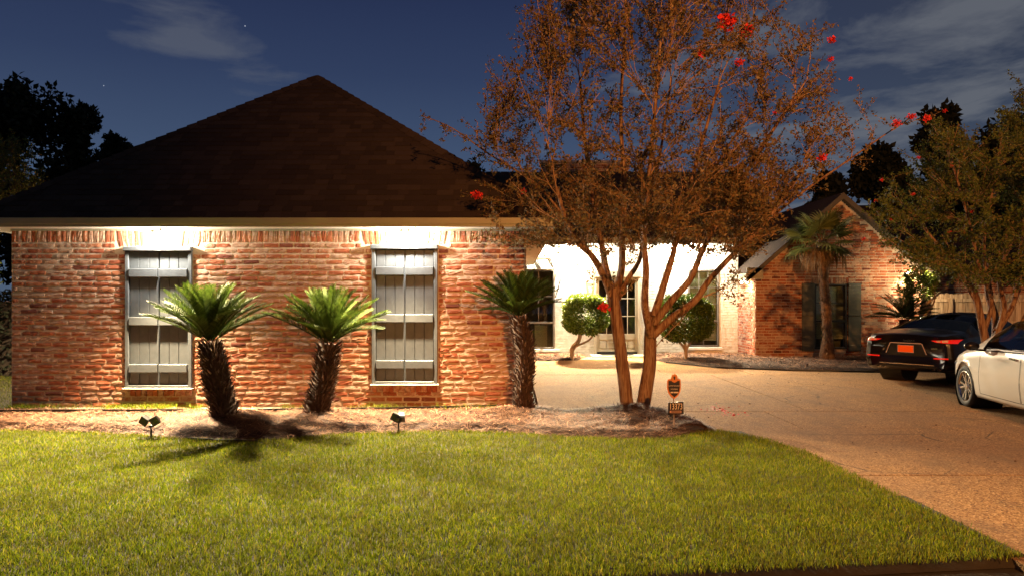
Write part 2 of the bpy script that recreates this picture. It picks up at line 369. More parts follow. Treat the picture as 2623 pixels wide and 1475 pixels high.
def grass_patch(name, pts, hmin=.018, hmax=.046, wid=.0044, lean=.6, z=None, mat=GRASSM):
    n = len(pts); th = rng.uniform(0, 2 * np.pi, n); h = rng.uniform(hmin, hmax, n); w_ = wid * rng.uniform(.7, 1.4, n)
    la = rng.uniform(0, 2 * np.pi, n); lm = h * lean * rng.uniform(.1, 1.6, n)
    dx, dy = np.cos(th) * w_ / 2, np.sin(th) * w_ / 2; lx, ly = np.cos(la) * lm, np.sin(la) * lm
    x, y, zz = pts[:, 0], pts[:, 1], pts[:, 2]
    V = np.empty((n, 5, 3), np.float32)
    V[:, 0] = np.stack([x - dx, y - dy, zz], 1); V[:, 1] = np.stack([x + dx, y + dy, zz], 1)
    V[:, 2] = np.stack([x + lx * .35 + dx * .85, y + ly * .35 + dy * .85, zz + h * .62], 1)
    V[:, 3] = np.stack([x + lx * .35 - dx * .85, y + ly * .35 - dy * .85, zz + h * .62], 1)
    V[:, 4] = np.stack([x + lx, y + ly, zz + h], 1)
    b = np.arange(n)[:, None] * 5
    T = np.concatenate([b + [0, 1, 2], b + [0, 2, 3], b + [3, 2, 4]], 1).reshape(-1, 3)
    return link(name, npmesh(name, V.reshape(-1, 3), T), mat)
def lawn_points(n, x0, x1, y0, y1, dens):
    x = rng.uniform(x0, x1, n); y = rng.uniform(y0, y1, n)
    fx = np.array([noise.noise(Vector((a * 1.1, b * 1.1, 0))) for a, b in zip(x[:4000], y[:4000])])
    jit = rng.normal(0, .025, n)
    k = (y + jit < lawn_y(x)) & (x + jit < right_edge(y)) & (y + jit * .8 > FRONT(x)) & (np.abs(x) < .72 * y + .8) & (rng.random(n) < dens(y))
    return np.stack([x[k], y[k], np.full(k.sum(), .012)], 1)
gp = lawn_points(500000, -8.2, 3.45, 4.0, 10.1, lambda y: np.interp(y, [4.2, 6, 8, 10], [1., .95, .75, .62]))
gl = np.stack([rng.uniform(-14, -7.7, 34000), rng.uniform(11.7, 18, 34000), np.full(34000, .012)], 1)
gl2 = np.stack([rng.uniform(-13, -6.5, 16000), rng.uniform(5, 9.8, 16000), np.full(16000, .012)], 1); gl2 = gl2[np.abs(gl2[:, 0]) > .72 * gl2[:, 1] + .8]
go = grass_patch('grass', np.concatenate([gp, gl, gl2])); tag(go, 'short yellow green lawn grass in front of the mulch bed', 'grass', kind='stuff')
# weeds along the foot of the wall
wp = []
for _ in range(900):
    x = random.choice([random.uniform(-7.6, -4.7), random.uniform(-7.6, -4.7), random.uniform(-3.5, 0)]); cl_ = fbm(x * 1.7, 3.3)
    if cl_ > -.05 or random.random() < .2:
        for k in range(6): wp.append((x + random.gauss(0, .03), 11.5 - abs(random.gauss(0, .09)), .03))
wd = grass_patch('weeds', np.array(wp), .05, .15, .006, .8); tag(wd, 'straggling weeds and grass tufts along the foot of the brick wall', 'weeds', kind='stuff')

def straw(name, pts, lmin=.07, lmax=.2, wid=.0052, mat=STRAW):
    n = len(pts); th = rng.uniform(0, 2 * np.pi, n); L = rng.uniform(lmin, lmax, n) / 2; tl = rng.normal(0, .18, n); bend = rng.normal(0, .18, n)
    d = np.stack([np.cos(th) * np.cos(tl), np.sin(th) * np.cos(tl), np.sin(tl)], 1); s = np.stack([-np.sin(th), np.cos(th), np.zeros(n)], 1) * wid * rng.uniform(.7, 1.5, n)[:, None] / 2
    up = np.zeros((n, 3)); up[:, 2] = wid * .35
    V = np.empty((n, 6, 3), np.float32); c = pts + s / wid * (bend * L)[:, None] * 1.0
    V[:, 0] = pts - d * L[:, None] - s; V[:, 1] = pts - d * L[:, None] + s; V[:, 2] = c - s + up; V[:, 3] = c + s + up; V[:, 4] = pts + d * L[:, None] - s; V[:, 5] = pts + d * L[:, None] + s
    b = np.arange(n)[:, None] * 6; Q = np.concatenate([b + [0, 2, 3, 1], b + [2, 4, 5, 3]], 1).reshape(-1, 4)
    return link(name, npmesh(name, V.reshape(-1, 3), Q), mat)
sp = []
while len(sp) < 46000:
    x = random.uniform(-9, 2.6); a = float(lawn_y(x)); b = float(bed_back(x)); y = random.uniform(a - .04, b - .05)
    if y > 11.38 and random.random() < .85 and x < .1: continue
    if fbm(x * 4.5, y * 6.5, 9.) < random.uniform(-.55, .25): continue
    sp.append((x, y, bed_z(x, max(y, a)) + random.uniform(.002, .03)))
so = straw('pine_straw', np.array(sp)); tag(so, 'reddish brown pine straw mulch spread around the sago palms', 'pine straw', kind='stuff')

# driveway slabs with recessed joints
drive = thing('driveway', (0, 0, 0), None, None); del_keys = None
tag(drive, kind='structure')
def slab(x0, x1, y0, y1, z=0., mat=CONC, name='concrete_slab', parent=drive, j=.009):
    b = MB(); e = .006; h = .1
    x0 += j; x1 -= j; y0 += j; y1 -= j
    v = [(x0, y0, z - h), (x1, y0, z - h), (x1, y1, z - h), (x0, y1, z - h), (x0, y0, z - e), (x1, y0, z - e), (x1, y1, z - e), (x0, y1, z - e), (x0 + e, y0 + e, z), (x1 - e, y0 + e, z), (x1 - e, y1 - e, z), (x0 + e, y1 - e, z)]
    f = [(8, 9, 10, 11)] + [q for i in range(4) for q in ((i, (i + 1) % 4, 4 + (i + 1) % 4, 4 + i), (4 + i, 4 + (i + 1) % 4, 8 + (i + 1) % 4, 8 + i))]
    return b.add(v, f).build(name, mat, parent)
YL = [4.75, 7.42, 10.15, 11.72, 15.2, 17.6, 20.2, 23.2]
for i in range(len(YL) - 1):
    y0, y1 = YL[i], YL[i + 1]
    xs = [3.3 if y0 < 7 else 2.5, 6.7, 10.2, 13.8, 18.] if y1 < 10.2 else ([.55, 3.9, 6.9, 10.2, 13.8, 18.] if y1 < 11.8 else ([.42, 4.6, 5.95, 10.2, 13.8, 18.] if y1 < 18 else [.42, 3.6, 5.6, 9.3, 13.8, 18.]))
    for a, b in zip(xs, xs[1:]): slab(a, b, y0, y1, z=random.uniform(-.003, .003))
walk = thing('pavement', (1.69, 4.58, 0), None, None); tag(walk, kind='structure'); walk.rotation_euler = (0, 0, math.atan(.13))
for i in range(-8, 9): slab(i * 1.5, i * 1.5 + 1.5, -1.4, 0, -.04, CONC, 'paving_slab', walk, .006)
rd = MB().box(-60, 60, -7.5, 2.3, -.3, -.14).build('road', plain('asphalt', (.05, .048, .045), .9, var=.3, scale=30, bumps=.6), kind='structure')
kb = MB().box(-60, 60, 2.3, 2.55, -.3, -.07).build('kerb', PALE, kind='structure')
# small dark speckles on the driveway: fallen leaves and petals
def scatter_leaves(name, P, size, mat, up=True):
    pass
def leaves(pts, size, flat=0., aspect=.5, nrm=None, rs=(.7, 1.3)):
    """kite shaped leaves, each folded a little; returns verts and quads (two tris worth per leaf)"""
    n = len(pts); d = rng.normal(0, 1, (n, 3)); 
    if flat: d[:, 2] *= (1 - flat)
    d /= np.linalg.norm(d, axis=1)[:, None] + 1e-9
    r = rng.normal(0, 1, (n, 3))
    if flat: r[:, 2] *= (1 - flat)
    s = np.cross(d, np.cross(d, r)) ; s /= np.linalg.norm(s, axis=1)[:, None] + 1e-9
    nn = np.cross(d, s); L = size * rng.uniform(rs[0], rs[1], n)[:, None]
    V = np.empty((n, 4, 3), np.float32)
    V[:, 0] = pts; V[:, 1] = pts + d * L * .45 + s * L * aspect / 2 + nn * L * .10; V[:, 2] = pts + d * L; V[:, 3] = pts + d * L * .45 - s * L * aspect / 2 + nn * L * .10
    return V.reshape(-1, 3), (np.arange(n)[:, None] * 4 + [0, 1, 2, 3])
lp = []
for _ in range(1500):
    y = random.uniform(5.2, 21.5); x = random.uniform(3.4 if y < 10 else 1.2, 9.5)
    if y > 10 and x < 2.7 and y < float(bed_back(x)): continue
    lp.append((x, y, .006))
V_, F_ = leaves(np.array(lp), .034, .93); fl = link('fallen_leaves', npmesh('fallen_leaves', V_, F_), plain('dry_leaf', (.10, .05, .025), .8, var=.5, scale=3)); tag(fl, 'small dry leaves scattered over the driveway', 'leaves', kind='stuff')
pp = np.array([G(random.gauss(1840, 22), random.gauss(1046, 5), .008)[:] for _ in range(60)] + [G(random.gauss(1870, 25), random.gauss(1060, 3), .008)[:] for _ in range(25)])
V_, F_ = leaves(pp, .035, .9, .8); fl = link('fallen_petals', npmesh('fallen_petals', V_, F_), RED); tag(fl, 'fallen red petals on the driveway beside the yard sign', 'petals', kind='stuff')
# black lawn edging strips
def edging(name, pxs, label, h=.05, z0=0., t=.02):
    b = MB(); P = [Vector((*G(*p)[:2], 0)) for p in pxs]
    for a, c in zip(P, P[1:]):
        d = (c - a).normalized(); nrm = Vector((-d.y, d.x, 0)) * t / 2
        b.add([a - nrm + Vector((0, 0, z0)), c - nrm + Vector((0, 0, z0)), c + nrm + Vector((0, 0, z0)), a + nrm + Vector((0, 0, z0)), a - nrm + Vector((0, 0, z0 + h)), c - nrm + Vector((0, 0, z0 + h)), c + nrm + Vector((0, 0, z0 + h)), a + nrm + Vector((0, 0, z0 + h))],
              [(0, 1, 5, 4), (1, 2, 6, 5), (2, 3, 7, 6), (3, 0, 4, 7), (4, 5, 6, 7)])
    tag(b.build(name, BLACK), label, 'edging')
edging('garden_edging', [(-120, 1072), (60, 1071), (200, 1070), (330, 1070), (470, 1069)], 'black edging strip lying before the wall left of the leftmost shuttered window', .13)
edging('garden_edging', [(480, 1128), (560, 1133), (660, 1135)], 'short black edging strip on the lawn side below the leftmost sago palm', .045)
edging('garden_edging', [(660, 1068), (800, 1066), (1000, 1064), (1180, 1060), (1280, 1057)], 'black edging strip before the wall under the right shuttered window', .13)

# ------------------------------------------------------------------ brick walls
def brick_variant(k, nx=5, nz=4, rough=1.0):
    """unit brick: x,z in -.5..5, front at y=0 looking -y, body behind; y in metres"""
    r = random.Random(k * 13 + 5); v = []
    for j in range(nz):
        for i in range(nx):
            u = i / (nx - 1) - .5; t = j / (nz - 1) - .5; edge = i in (0, nx - 1) or j in (0, nz - 1); corner = i in (0, nx - 1) and j in (0, nz - 1)
            if edge: u += r.uniform(-.022, .012) * np.sign(u) * rough; t += r.uniform(-.10, .03) * np.sign(t) * rough
            else: u += r.uniform(-.05, .05); t += r.uniform(-.06, .06)
            y = (.003 if edge else 0.) + (.003 if corner else 0) + r.uniform(-.003, .003) * rough
            v.append((u, y, t))
    f = [(j * nx + i, j * nx + i + 1, (j + 1) * nx + i + 1, (j + 1) * nx + i) for j in range(nz - 1) for i in range(nx - 1)]
    ring = [i for i in range(nx)] + [j * nx + nx - 1 for j in range(1, nz)] + [(nz - 1) * nx + i for i in range(nx - 2, -1, -1)] + [j * nx for j in range(nz - 2, 0, -1)]
    b = len(v)
    for i in ring: v.append((v[i][0] * .97, .05, v[i][2] * .97))
    n = len(ring)
    f += [(ring[i], b + i, b + (i + 1) % n, ring[(i + 1) % n]) for i in range(n)]
    return np.array(v), f
HI = [brick_variant(k) for k in range(22)]
LO = [brick_variant(100 + k, 3, 2, .55) for k in range(14)]
HI_ME = []
for k, (v, f) in enumerate(HI):
    me = bpy.data.meshes.new('brick'); me.from_pydata([tuple(p) for p in v], [], f); me.materials.append(BRICK); me.update(); HI_ME.append(me)
def wall_frame(o, u, n):
    """columns: local x along u, local y into the wall (-n), local z up"""
    u = Vector(u); n = Vector(n); m = Matrix((( u.x, -n.x, 0, o[0]), (u.y, -n.y, 0, o[1]), (u.z, -n.z, 1, o[2]), (0, 0, 0, 1))); return m
def layout(L, z0, z1, ch, bl, holes=(), top=None, joint=.024, jz=.022, seed=1, off0=.0):
    """running bond; returns (cx, cz, w, h, rot); holes and top(x) clip"""
    r = random.Random(seed); out = []; k = 0; z = z0
    while z + ch * .7 < z1:
        h = ch; x = -(.5 * bl if k % 2 else 0.) + off0 + r.uniform(-.02, .02) - bl
        while x < L:
            b = bl * r.uniform(.9, 1.1); a, c = max(x, 0), min(x + b, L); segs = [(a, c)]
            for hx0, hx1, hz0, hz1 in holes:
                if z + h * .5 > hz0 and z + h * .5 < hz1:
                    ns = []
                    for s0, s1 in segs:
                        if s1 <= hx0 or s0 >= hx1: ns.append((s0, s1))
                        else:
                            if s0 < hx0: ns.append((s0, hx0))
                            if s1 > hx1: ns.append((hx1, s1))
                    segs = ns
            for s0, s1 in segs:
                if s1 - s0 > .05:
                    if top is not None and z + h > min(top(s0), top(s1)) + .02: continue
                    out.append(((s0 + s1) / 2, z + h / 2, s1 - s0 - joint, h - jz, r.uniform(-.009, .009)))
            x += b
        z += h; k += 1
    return out
class BrickBag:
    def __init__(s): s.V = []; s.F = []; s.m = []; s.n = 0
    def add(s, var, frame, c, mi, proud, sc=1.):
        v, f = var; cx, cz, w_, h_, rot = c; ca, sa = math.cos(rot), math.sin(rot)
        x = v[:, 0] * w_; z = v[:, 2] * h_; X = cx + x * ca - z * sa; Z = cz + x * sa + z * ca; Yl = v[:, 1] * sc - proud
        Mx = np.array(frame); P = np.stack([X, Yl, Z, np.ones_like(X)], 1) @ Mx.T
        s.V.append(P[:, :3]); s.F += [tuple(i + s.n for i in q) for q in f]; s.m += [mi] * len(f); s.n += len(v)
    def build(s, name, mats, parent):
        me = bpy.data.meshes.new(name); me.from_pydata(np.concatenate(s.V).tolist(), [], s.F); me.polygons.foreach_set('material_index', s.m); me.update()
        return link(name, me, mats, parent, kind='stuff')
bag = BrickBag()

house = thing('brick_house', (0, 0, 0), 'single storey brick house with dark hip roof and white painted entry porch', 'house')
FW = 11.64; WX0, WX1 = -7.67, .2; EZ = 2.79
LWIN = (-5.92, -4.90, .377, 2.514); RWIN = (-2.145, -1.14, .437, 2.544)
def mortar_wall(name, frame, L, z0, z1, holes=(), res=.03, amp=.006, top=None, mat=MORT, thick=.18):
    nx = max(2, int(L / res)); nz = max(2, int((z1 - z0) / res)); xs = np.linspace(0, L, nx + 1); zs = np.linspace(z0, z1, nz + 1); v = []; f = []
    for x in xs:
        t = top(x) if top else z1
        for z in zs: v.append((x, .002 + amp * (fbm(x * 9, z * 11, 1.7) + .8 * noise.noise(Vector((x * 31, z * 31, 4.)))), z if not top else min(z, t)))
    for i in range(nx):
        for j in range(nz):
            cx, cz = (xs[i] + xs[i + 1]) / 2, (zs[j] + zs[j + 1]) / 2
            if any(a < cx < b and c < cz < d for a, b, c, d in holes): continue
            if top and zs[j] >= min(top(xs[i]), top(xs[i + 1])): continue
            f.append((i * (nz + 1) + j, (i + 1) * (nz + 1) + j, (i + 1) * (nz + 1) + j + 1, i * (nz + 1) + j + 1))
    Mx = np.array(frame); P = (np.concatenate([np.array(v), np.ones((len(v), 1))], 1) @ Mx.T)[:, :3]
    # rear faces of the wall (solid blocks round the holes)
    return link(name, npmesh(name, P, f, True), mat, house)
def core(name, frame, L, z0, z1, holes, y0=.03, y1=.2, mat=MORT):
    b = MB(); xs = sorted({0, L} | {h[0] for h in holes} | {h[1] for h in holes})
    for a, c in zip(xs, xs[1:]):
        hs = [h for h in holes if h[0] <= (a + c) / 2 <= h[1]]; zz = z0
        for h in sorted(hs, key=lambda h: h[2]):
            if h[2] > zz: b.box(a, c, y0, y1, zz, h[2], mat=frame)
            zz = h[3]
        if zz < z1: b.box(a, c, y0, y1, zz, z1, mat=frame)
    return b.build(name, mat, house)
fr = wall_frame((WX0, FW, 0), (1, 0, 0), (0, -1, 0)); L = WX1 - WX0
holes = [(LWIN[0] - WX0, LWIN[1] - WX0, LWIN[2], LWIN[3]), (RWIN[0] - WX0, RWIN[1] - WX0, RWIN[2], RWIN[3])]
fwall = mortar_wall('front_wall', fr, L, 0, EZ, holes, .027, .0035)
core('wall_core', fr, L, 0, EZ, holes)
SOL = 2.59
lay_holes = [(a - .005, b + .005, c - .13, d) for a, b, c, d in holes] + [(a - .16, b + .16, 2.45 if k == 0 else 2.48, 3) for k, (a, b, c, d) in enumerate(holes)]
lay = layout(L, .075, SOL, .0838, .250, lay_holes, seed=4)
# soldier course
x = .0
while x < L - .04:
    w_ = random.uniform(.072, .092)
    if not any(a - .16 < x + w_ / 2 < b + .16 for a, b, c, d in holes): lay.append((x + w_ / 2, (SOL + EZ) / 2, w_ - .014, EZ - SOL - .012, random.uniform(-.03, .03)))
    x += w_
for k, (a, b, c, d) in enumerate(holes):
    n = 15; mid = (a + b) / 2                                  # flared flat arch over each window
    for i in range(n):
        t = (i + .5) / n * 2 - 1; zc = (d + .012 + EZ) / 2
        lay.append((mid + t * (b - a + .26) / 2, zc, (b - a + .26) / n - .018, EZ - d - .02, -t * .20))
sills = []
for k, (a, b, c, d) in enumerate(holes):
    n = 12
    for i in range(n): sills.append((a + (i + .5) * (b - a) / n, c - .068, (b - a) / n - .010, .118, random.uniform(-.02, .02)))
allb = [(c, random.uniform(.004, .011)) for c in lay] + [(c, .045) for c in sills]
allb.sort(key=lambda cb: (WX0 + cb[0][0]) ** 2 + (cb[0][1] - CAMH) ** 2)
for i, (c, pr) in enumerate(allb):
    if i < 300:
        o = bpy.data.objects.new('brick', random.choice(HI_ME)); COL.objects.link(o); o.parent = fwall
        o.location = (WX0 + c[0], FW - pr, c[1]); o.scale = (c[2], 1, c[3]); o.rotation_euler = (0, -c[4], 0)
    else: bag.add(random.choice(HI), fr, c, 0, pr)
MB().bbox(WX0 - .03, WX1 + .02, FW - .045, FW + .05, 0, .072, .012).build('foundation', PALE, house)
# side walls of the front wing
frr = wall_frame((WX1, FW, 0), (0, 1, 0), (1, 0, 0)); core('side_wall', frr, 12.26, 0, EZ, [], .0, .2)
frl = wall_frame((WX0, 24, 0), (0, -1, 0), (-1, 0, 0)); core('side_wall', frl, 12.36, 0, EZ, [], .0, .2)
for c in layout(8., .075, EZ, .0838, .25, seed=9): bag.add(random.choice(LO), frr, c, 0, .02)
for c in layout(12.3, .075, EZ, .0838, .25, seed=10): bag.add(random.choice(LO), frl, c, 0, .02)
# shuttered windows
def shuttered(x0, x1, z0, z1, nb, label):
    fr_ = MB(); t = .055; yb, yf = FW + .06, FW - .035
    fr_.bbox(x0, x0 + t, yf, yb, z0, z1 - t, .006); fr_.bbox(x1 - t, x1, yf, yb, z0, z1 - t, .006)
    fr_.bbox(x0 - .01, x1 + .01, yf - .045, yb, z1 - t, z1 + .012, .01); fr_.bbox(x0 + t, x1 - t, yf, yb, z0, z0 + .04, .006)
    fr_.box(x0 + t, x1 - t, FW + .052, FW + .07, z0 + .03, z1 - t)
    wn = fr_.build('shuttered_window', SHUT, house); wn['label'] = label
    MB().bbox(x0 - .02, x1 + .02, FW - .075, FW + .05, z0 - .018, z0 - .001, .004).build('window_sill', WHITETRIM, wn)
    a, b = x0 + t + .006, x1 - t - .006; mid = (a + b) / 2
    for s0, s1 in ((a, mid - .008), (mid + .008, b)):
        n = 3; bw = (s1 - s0) / n
        for i in range(n): MB().bbox(s0 + i * bw + .0025, s0 + (i + 1) * bw - .0025, FW + .0, FW + .045, z0 + .045, z1 - t - .004, .005).build('shutter_board', SHUT, wn)
        for zc in (z1 - .385, z1 - .5 * (z1 - z0) - .05, z0 + .30):
            MB().bbox(s0 + .004, s1 - .004, FW - .052, FW - .001, zc - .062, zc + .062, .006).build('shutter_batten', SHUT, wn)
    return wn
shuttered(*[LWIN[i] for i in (0, 1, 2, 3)], 6, 'closed slate grey board and batten shutters of the left front window')
shuttered(*[RWIN[i] for i in (0, 1, 2, 3)], 6, 'closed slate grey board and batten shutters of the right front window')

# front wing roof, soffit, fascia
EX0, EX1, EY = WX0 - .45, WX1 + .45, FW - .44
AP = W(813, 195, 14.55); RID = Vector((AP.x, 27.5, AP.z)); RZ = 2.93
roof = MB()
roof.add([(EX0, EY, RZ), (EX1, EY, RZ), tuple(AP)], [(0, 1, 2)])
roof.add([(EX1, EY, RZ), (EX1, 24.5, RZ), tuple(RID), tuple(AP)], [(0, 1, 2, 3)])
roof.add([(EX0, 27.5, RZ), (EX0, EY, RZ), tuple(AP), tuple(RID)], [(0, 1, 2, 3)])
roof.add([(EX0, 27.5, RZ), tuple(RID), (EX1, 27.5, RZ)], [(0, 1, 2)])
rf = roof.build('hip_roof', SHING, house)
sh = MB(); up = Vector((AP.x, AP.y, AP.z)) - Vector((AP.x, EY, RZ)); SL = up.length; up.normalize(); nrm = Vector((0, -up.z, up.y)); nc = int(SL / .142)
for k in range(nc):
    s0, s1 = k * .142, (k + 1) * .142 + .02
    f0 = s0 / SL; xa = EX0 + (AP.x - EX0) * f0; xb = EX1 + (AP.x - EX1) * f0; x = xa - random.uniform(0, .25)
    while x < xb:
        w_ = random.uniform(.14, .32); a, b = max(x, xa), min(x + w_ - .006, xb - .02)
        if b - a > .03:
            th = random.choice((.007, .011, .016)); base = Vector((0, EY, RZ)) 
            p = [Vector((q, 0, 0)) + base + up * (s + (random.uniform(-.008, .006) if s == s0 else 0)) for q, s in ((a, s0), (b, s0), (b, s1), (a, s1))]
            p = [Vector((p[i].x if i < 2 else min(max(p[i].x, xa + (AP.x - EX0) * (.142 / SL) * 1.0), xb + (AP.x - EX1) * (.142 / SL)), p[i].y, p[i].z)) for i in range(4)]
            tp = [p[0] + nrm * th, p[1] + nrm * th, p[2] + nrm * .002, p[3] + nrm * .002]
            sh.add(p + tp, [(4, 5, 6, 7), (0, 1, 5, 4), (1, 2, 6, 5), (3, 0, 4, 7)])
        x += w_
sh.build('shingles', SHING, rf, kind='stuff')
for side, E in ((0, Vector((EX0, EY, RZ))), (1, Vector((EX1, EY, RZ)))):       # hip caps
    hc = MB(); d = AP - E; n = int(d.length / .19); hd = d.normalized(); outw = Vector((-1 if side == 0 else 1, 0, 0)); 
    for i in range(n):
        a = E + hd * (i * .19); b = E + hd * (i * .19 + .22); lat1 = up.cross(nrm).normalized() * (1 if side == 0 else -1) * .0
        tx = Vector((1 if side == 0 else -1, 0, 0)); l1 = (tx - hd * tx.dot(hd)).normalized(); 
        o2 = Vector((-tx.x * .25, 1, 0)); l2 = (o2 - hd * o2.dot(hd)).normalized(); h1 = Vector((0, 0, .022)); 
        hc.add([a + l1 * .13 + nrm * .02, a + h1 + Vector((0, 0, .02)), a + l2 * .13 - Vector((0, 0, .01)), b + l1 * .13 + nrm * .006, b + h1, b + l2 * .13 - Vector((0, 0, .02)), a + l1 * .13, a], [(0, 1, 4, 3), (1, 2, 5, 4), (6, 7, 1, 0)])
    hc.build('hip_caps', SHING, rf, kind='stuff')
fz0, fz1 = 2.800, 2.925
MB().bbox(EX0, EX1, EY - .022, EY, fz0 + .03, fz1, .004).build('fascia_board', TRIM, house)
MB().bbox(EX0, EX1, EY - .004, EY + .02, fz0 - .01, fz0 + .034, .004).build('lower_fascia_board', TRIM, house)
MB().box(EX0, EX0 + .02, EY, 27.4, fz0 - .01, fz1).build('fascia_board', TRIM, house)
MB().box(EX1 - .02, EX1, EY, 23.2, fz0 - .01, fz1).build('fascia_board', TRIM, house)
sf = MB(); sf.box(EX0 + .021, EX1 - .021, EY + .021, FW + .01, fz0, fz0 + .02); sf.box(EX0 + .021, WX0, FW + .011, 27.3, fz0, fz0 + .02); sf.box(WX1, EX1 - .021, FW + .011, 23.3, fz0, fz0 + .02)
sf.build('soffit', WHITETRIM, house)
MB().bbox(WX0, WX1, FW - .035, FW + .0, EZ - .022, EZ + .009, .004).build('frieze_board', TRIM, house)

# ---- entry section (white painted brick) behind
PY = 23.9; PX0, PX1 = WX1, 7.12; PZ = 3.46
LW = (.42, 1.33, 0, 0)                                 # placeholder
def X_(px, Y): return (px - HX) * Y / F
def Z_(py, Y): return CAMH - (py - HY) * Y / F
lw = (X_(1338, PY), X_(1421, PY), Z_(893, PY), Z_(690, PY)); rw = (X_(1762, PY), X_(1842, PY), Z_(888, PY), Z_(690, PY))
dr = (X_(1522, PY), X_(1640, PY), Z_(921, PY), Z_(697, PY))
pf = wall_frame((PX0, PY, 0), (1, 0, 0), (0, -1, 0)); PL = PX1 - PX0
ph = [(h[0] - PX0, h[1] - PX0, h[2] if h is not dr else -.2, h[3]) for h in (lw, rw, dr)]; ph[0] = (max(ph[0][0], 0), *ph[0][1:])
mortar_wall('entry_wall', pf, PL, -.06, PZ + .1, ph, .06, .004, mat=PAINTED); core('entry_wall_core', pf, PL, -.06, PZ + .1, ph, .02, .2, mat=PAINTED)
for c in layout(PL, -.06, PZ, .083, .242, [(a, b, c_, d) for a, b, c_, d in ph], seed=12): bag.add(random.choice(LO), pf, c, 2, random.uniform(.012, .02))
# windows of the entry
def sash(x0, x1, z0, z1, y, fm, label, rail, cols=2, toprows=2, blinds=None, botcols=1):
    t = .055; f_ = MB(); f_.bbox(x0, x0 + t, y - .03, y + .07, z0, z1, .005); f_.bbox(x1 - t, x1, y - .03, y + .07, z0, z1, .005)
    f_.bbox(x0 + t, x1 - t, y - .03, y + .07, z1 - t, z1, .005); f_.bbox(x0 + t, x1 - t, y - .035, y + .07, z0, z0 + t, .005); f_.bbox(x0 + t, x1 - t, y - .02, y + .06, rail - .03, rail + .03, .004)
    wn = f_.build('window', fm, house); wn['label'] = label
    for a, b, nr, nc_ in ((z0 + t, rail - .03, 1, botcols), (rail + .03, z1 - t, toprows, cols)):
        for j in range(nr):
            za, zb = a + (b - a) * j / nr, a + (b - a) * (j + 1) / nr
            if j: MB().box(x0 + t, x1 - t, y + .0, y + .03, za - .009, za + .009).build('muntin', fm, wn)
            for i in range(nc_):
                xa = x0 + t + (x1 - x0 - 2 * t) * i / nc_; xb = x0 + t + (x1 - x0 - 2 * t) * (i + 1) / nc_
                if i and j == 0: MB().box(xa - .008, xa + .008, y + .001, y + .029, a, b).build('muntin', fm, wn)
                MB().box(xa + .009, xb - .009, y + .035, y + .04, za + .01, zb - .01).build('pane', GLASS, wn)
    if blinds:
        bl = MB(); z = z1 - t - .02; 
        while z > blinds[0]:
            bl.add([(x0 + t, y + .11, z), (x1 - t, y + .11, z), (x1 - t, y + .13, z - .043), (x0 + t, y + .13, z - .043)], [(0, 1, 2, 3)]); z -= .045
        bl.build('window_blind', BLIND, wn, kind='stuff')
    return wn
w1 = sash(lw[0], lw[1], lw[2], lw[3], PY, BRONZE, 'dark framed entry window seen through the sago palm', Z_(826, PY))
w2 = sash(rw[0], rw[1], rw[2], rw[3], PY, BRONZE, 'dark framed entry window behind the right clipped shrub', Z_(822, PY), 3, 3, (rw[2] + .2,), 2)
MB().box(PX0 + .05, 6.9, PY + 1.6, PY + 1.7, 0, PZ).build('interior_wall', plain('interior_wall_paint', (.22, .17, .10), .9), house)
MB().bbox(lw[0] - .0, lw[1] + .14, PY - .09, PY, lw[2] - .09, lw[2] - .004, .008).build('window_sill', PAINTED, house)
MB().bbox(rw[0] - .08, rw[1] + .08, PY - .09, PY, rw[2] - .09, rw[2] - .004, .008).build('window_sill', PAINTED, house)
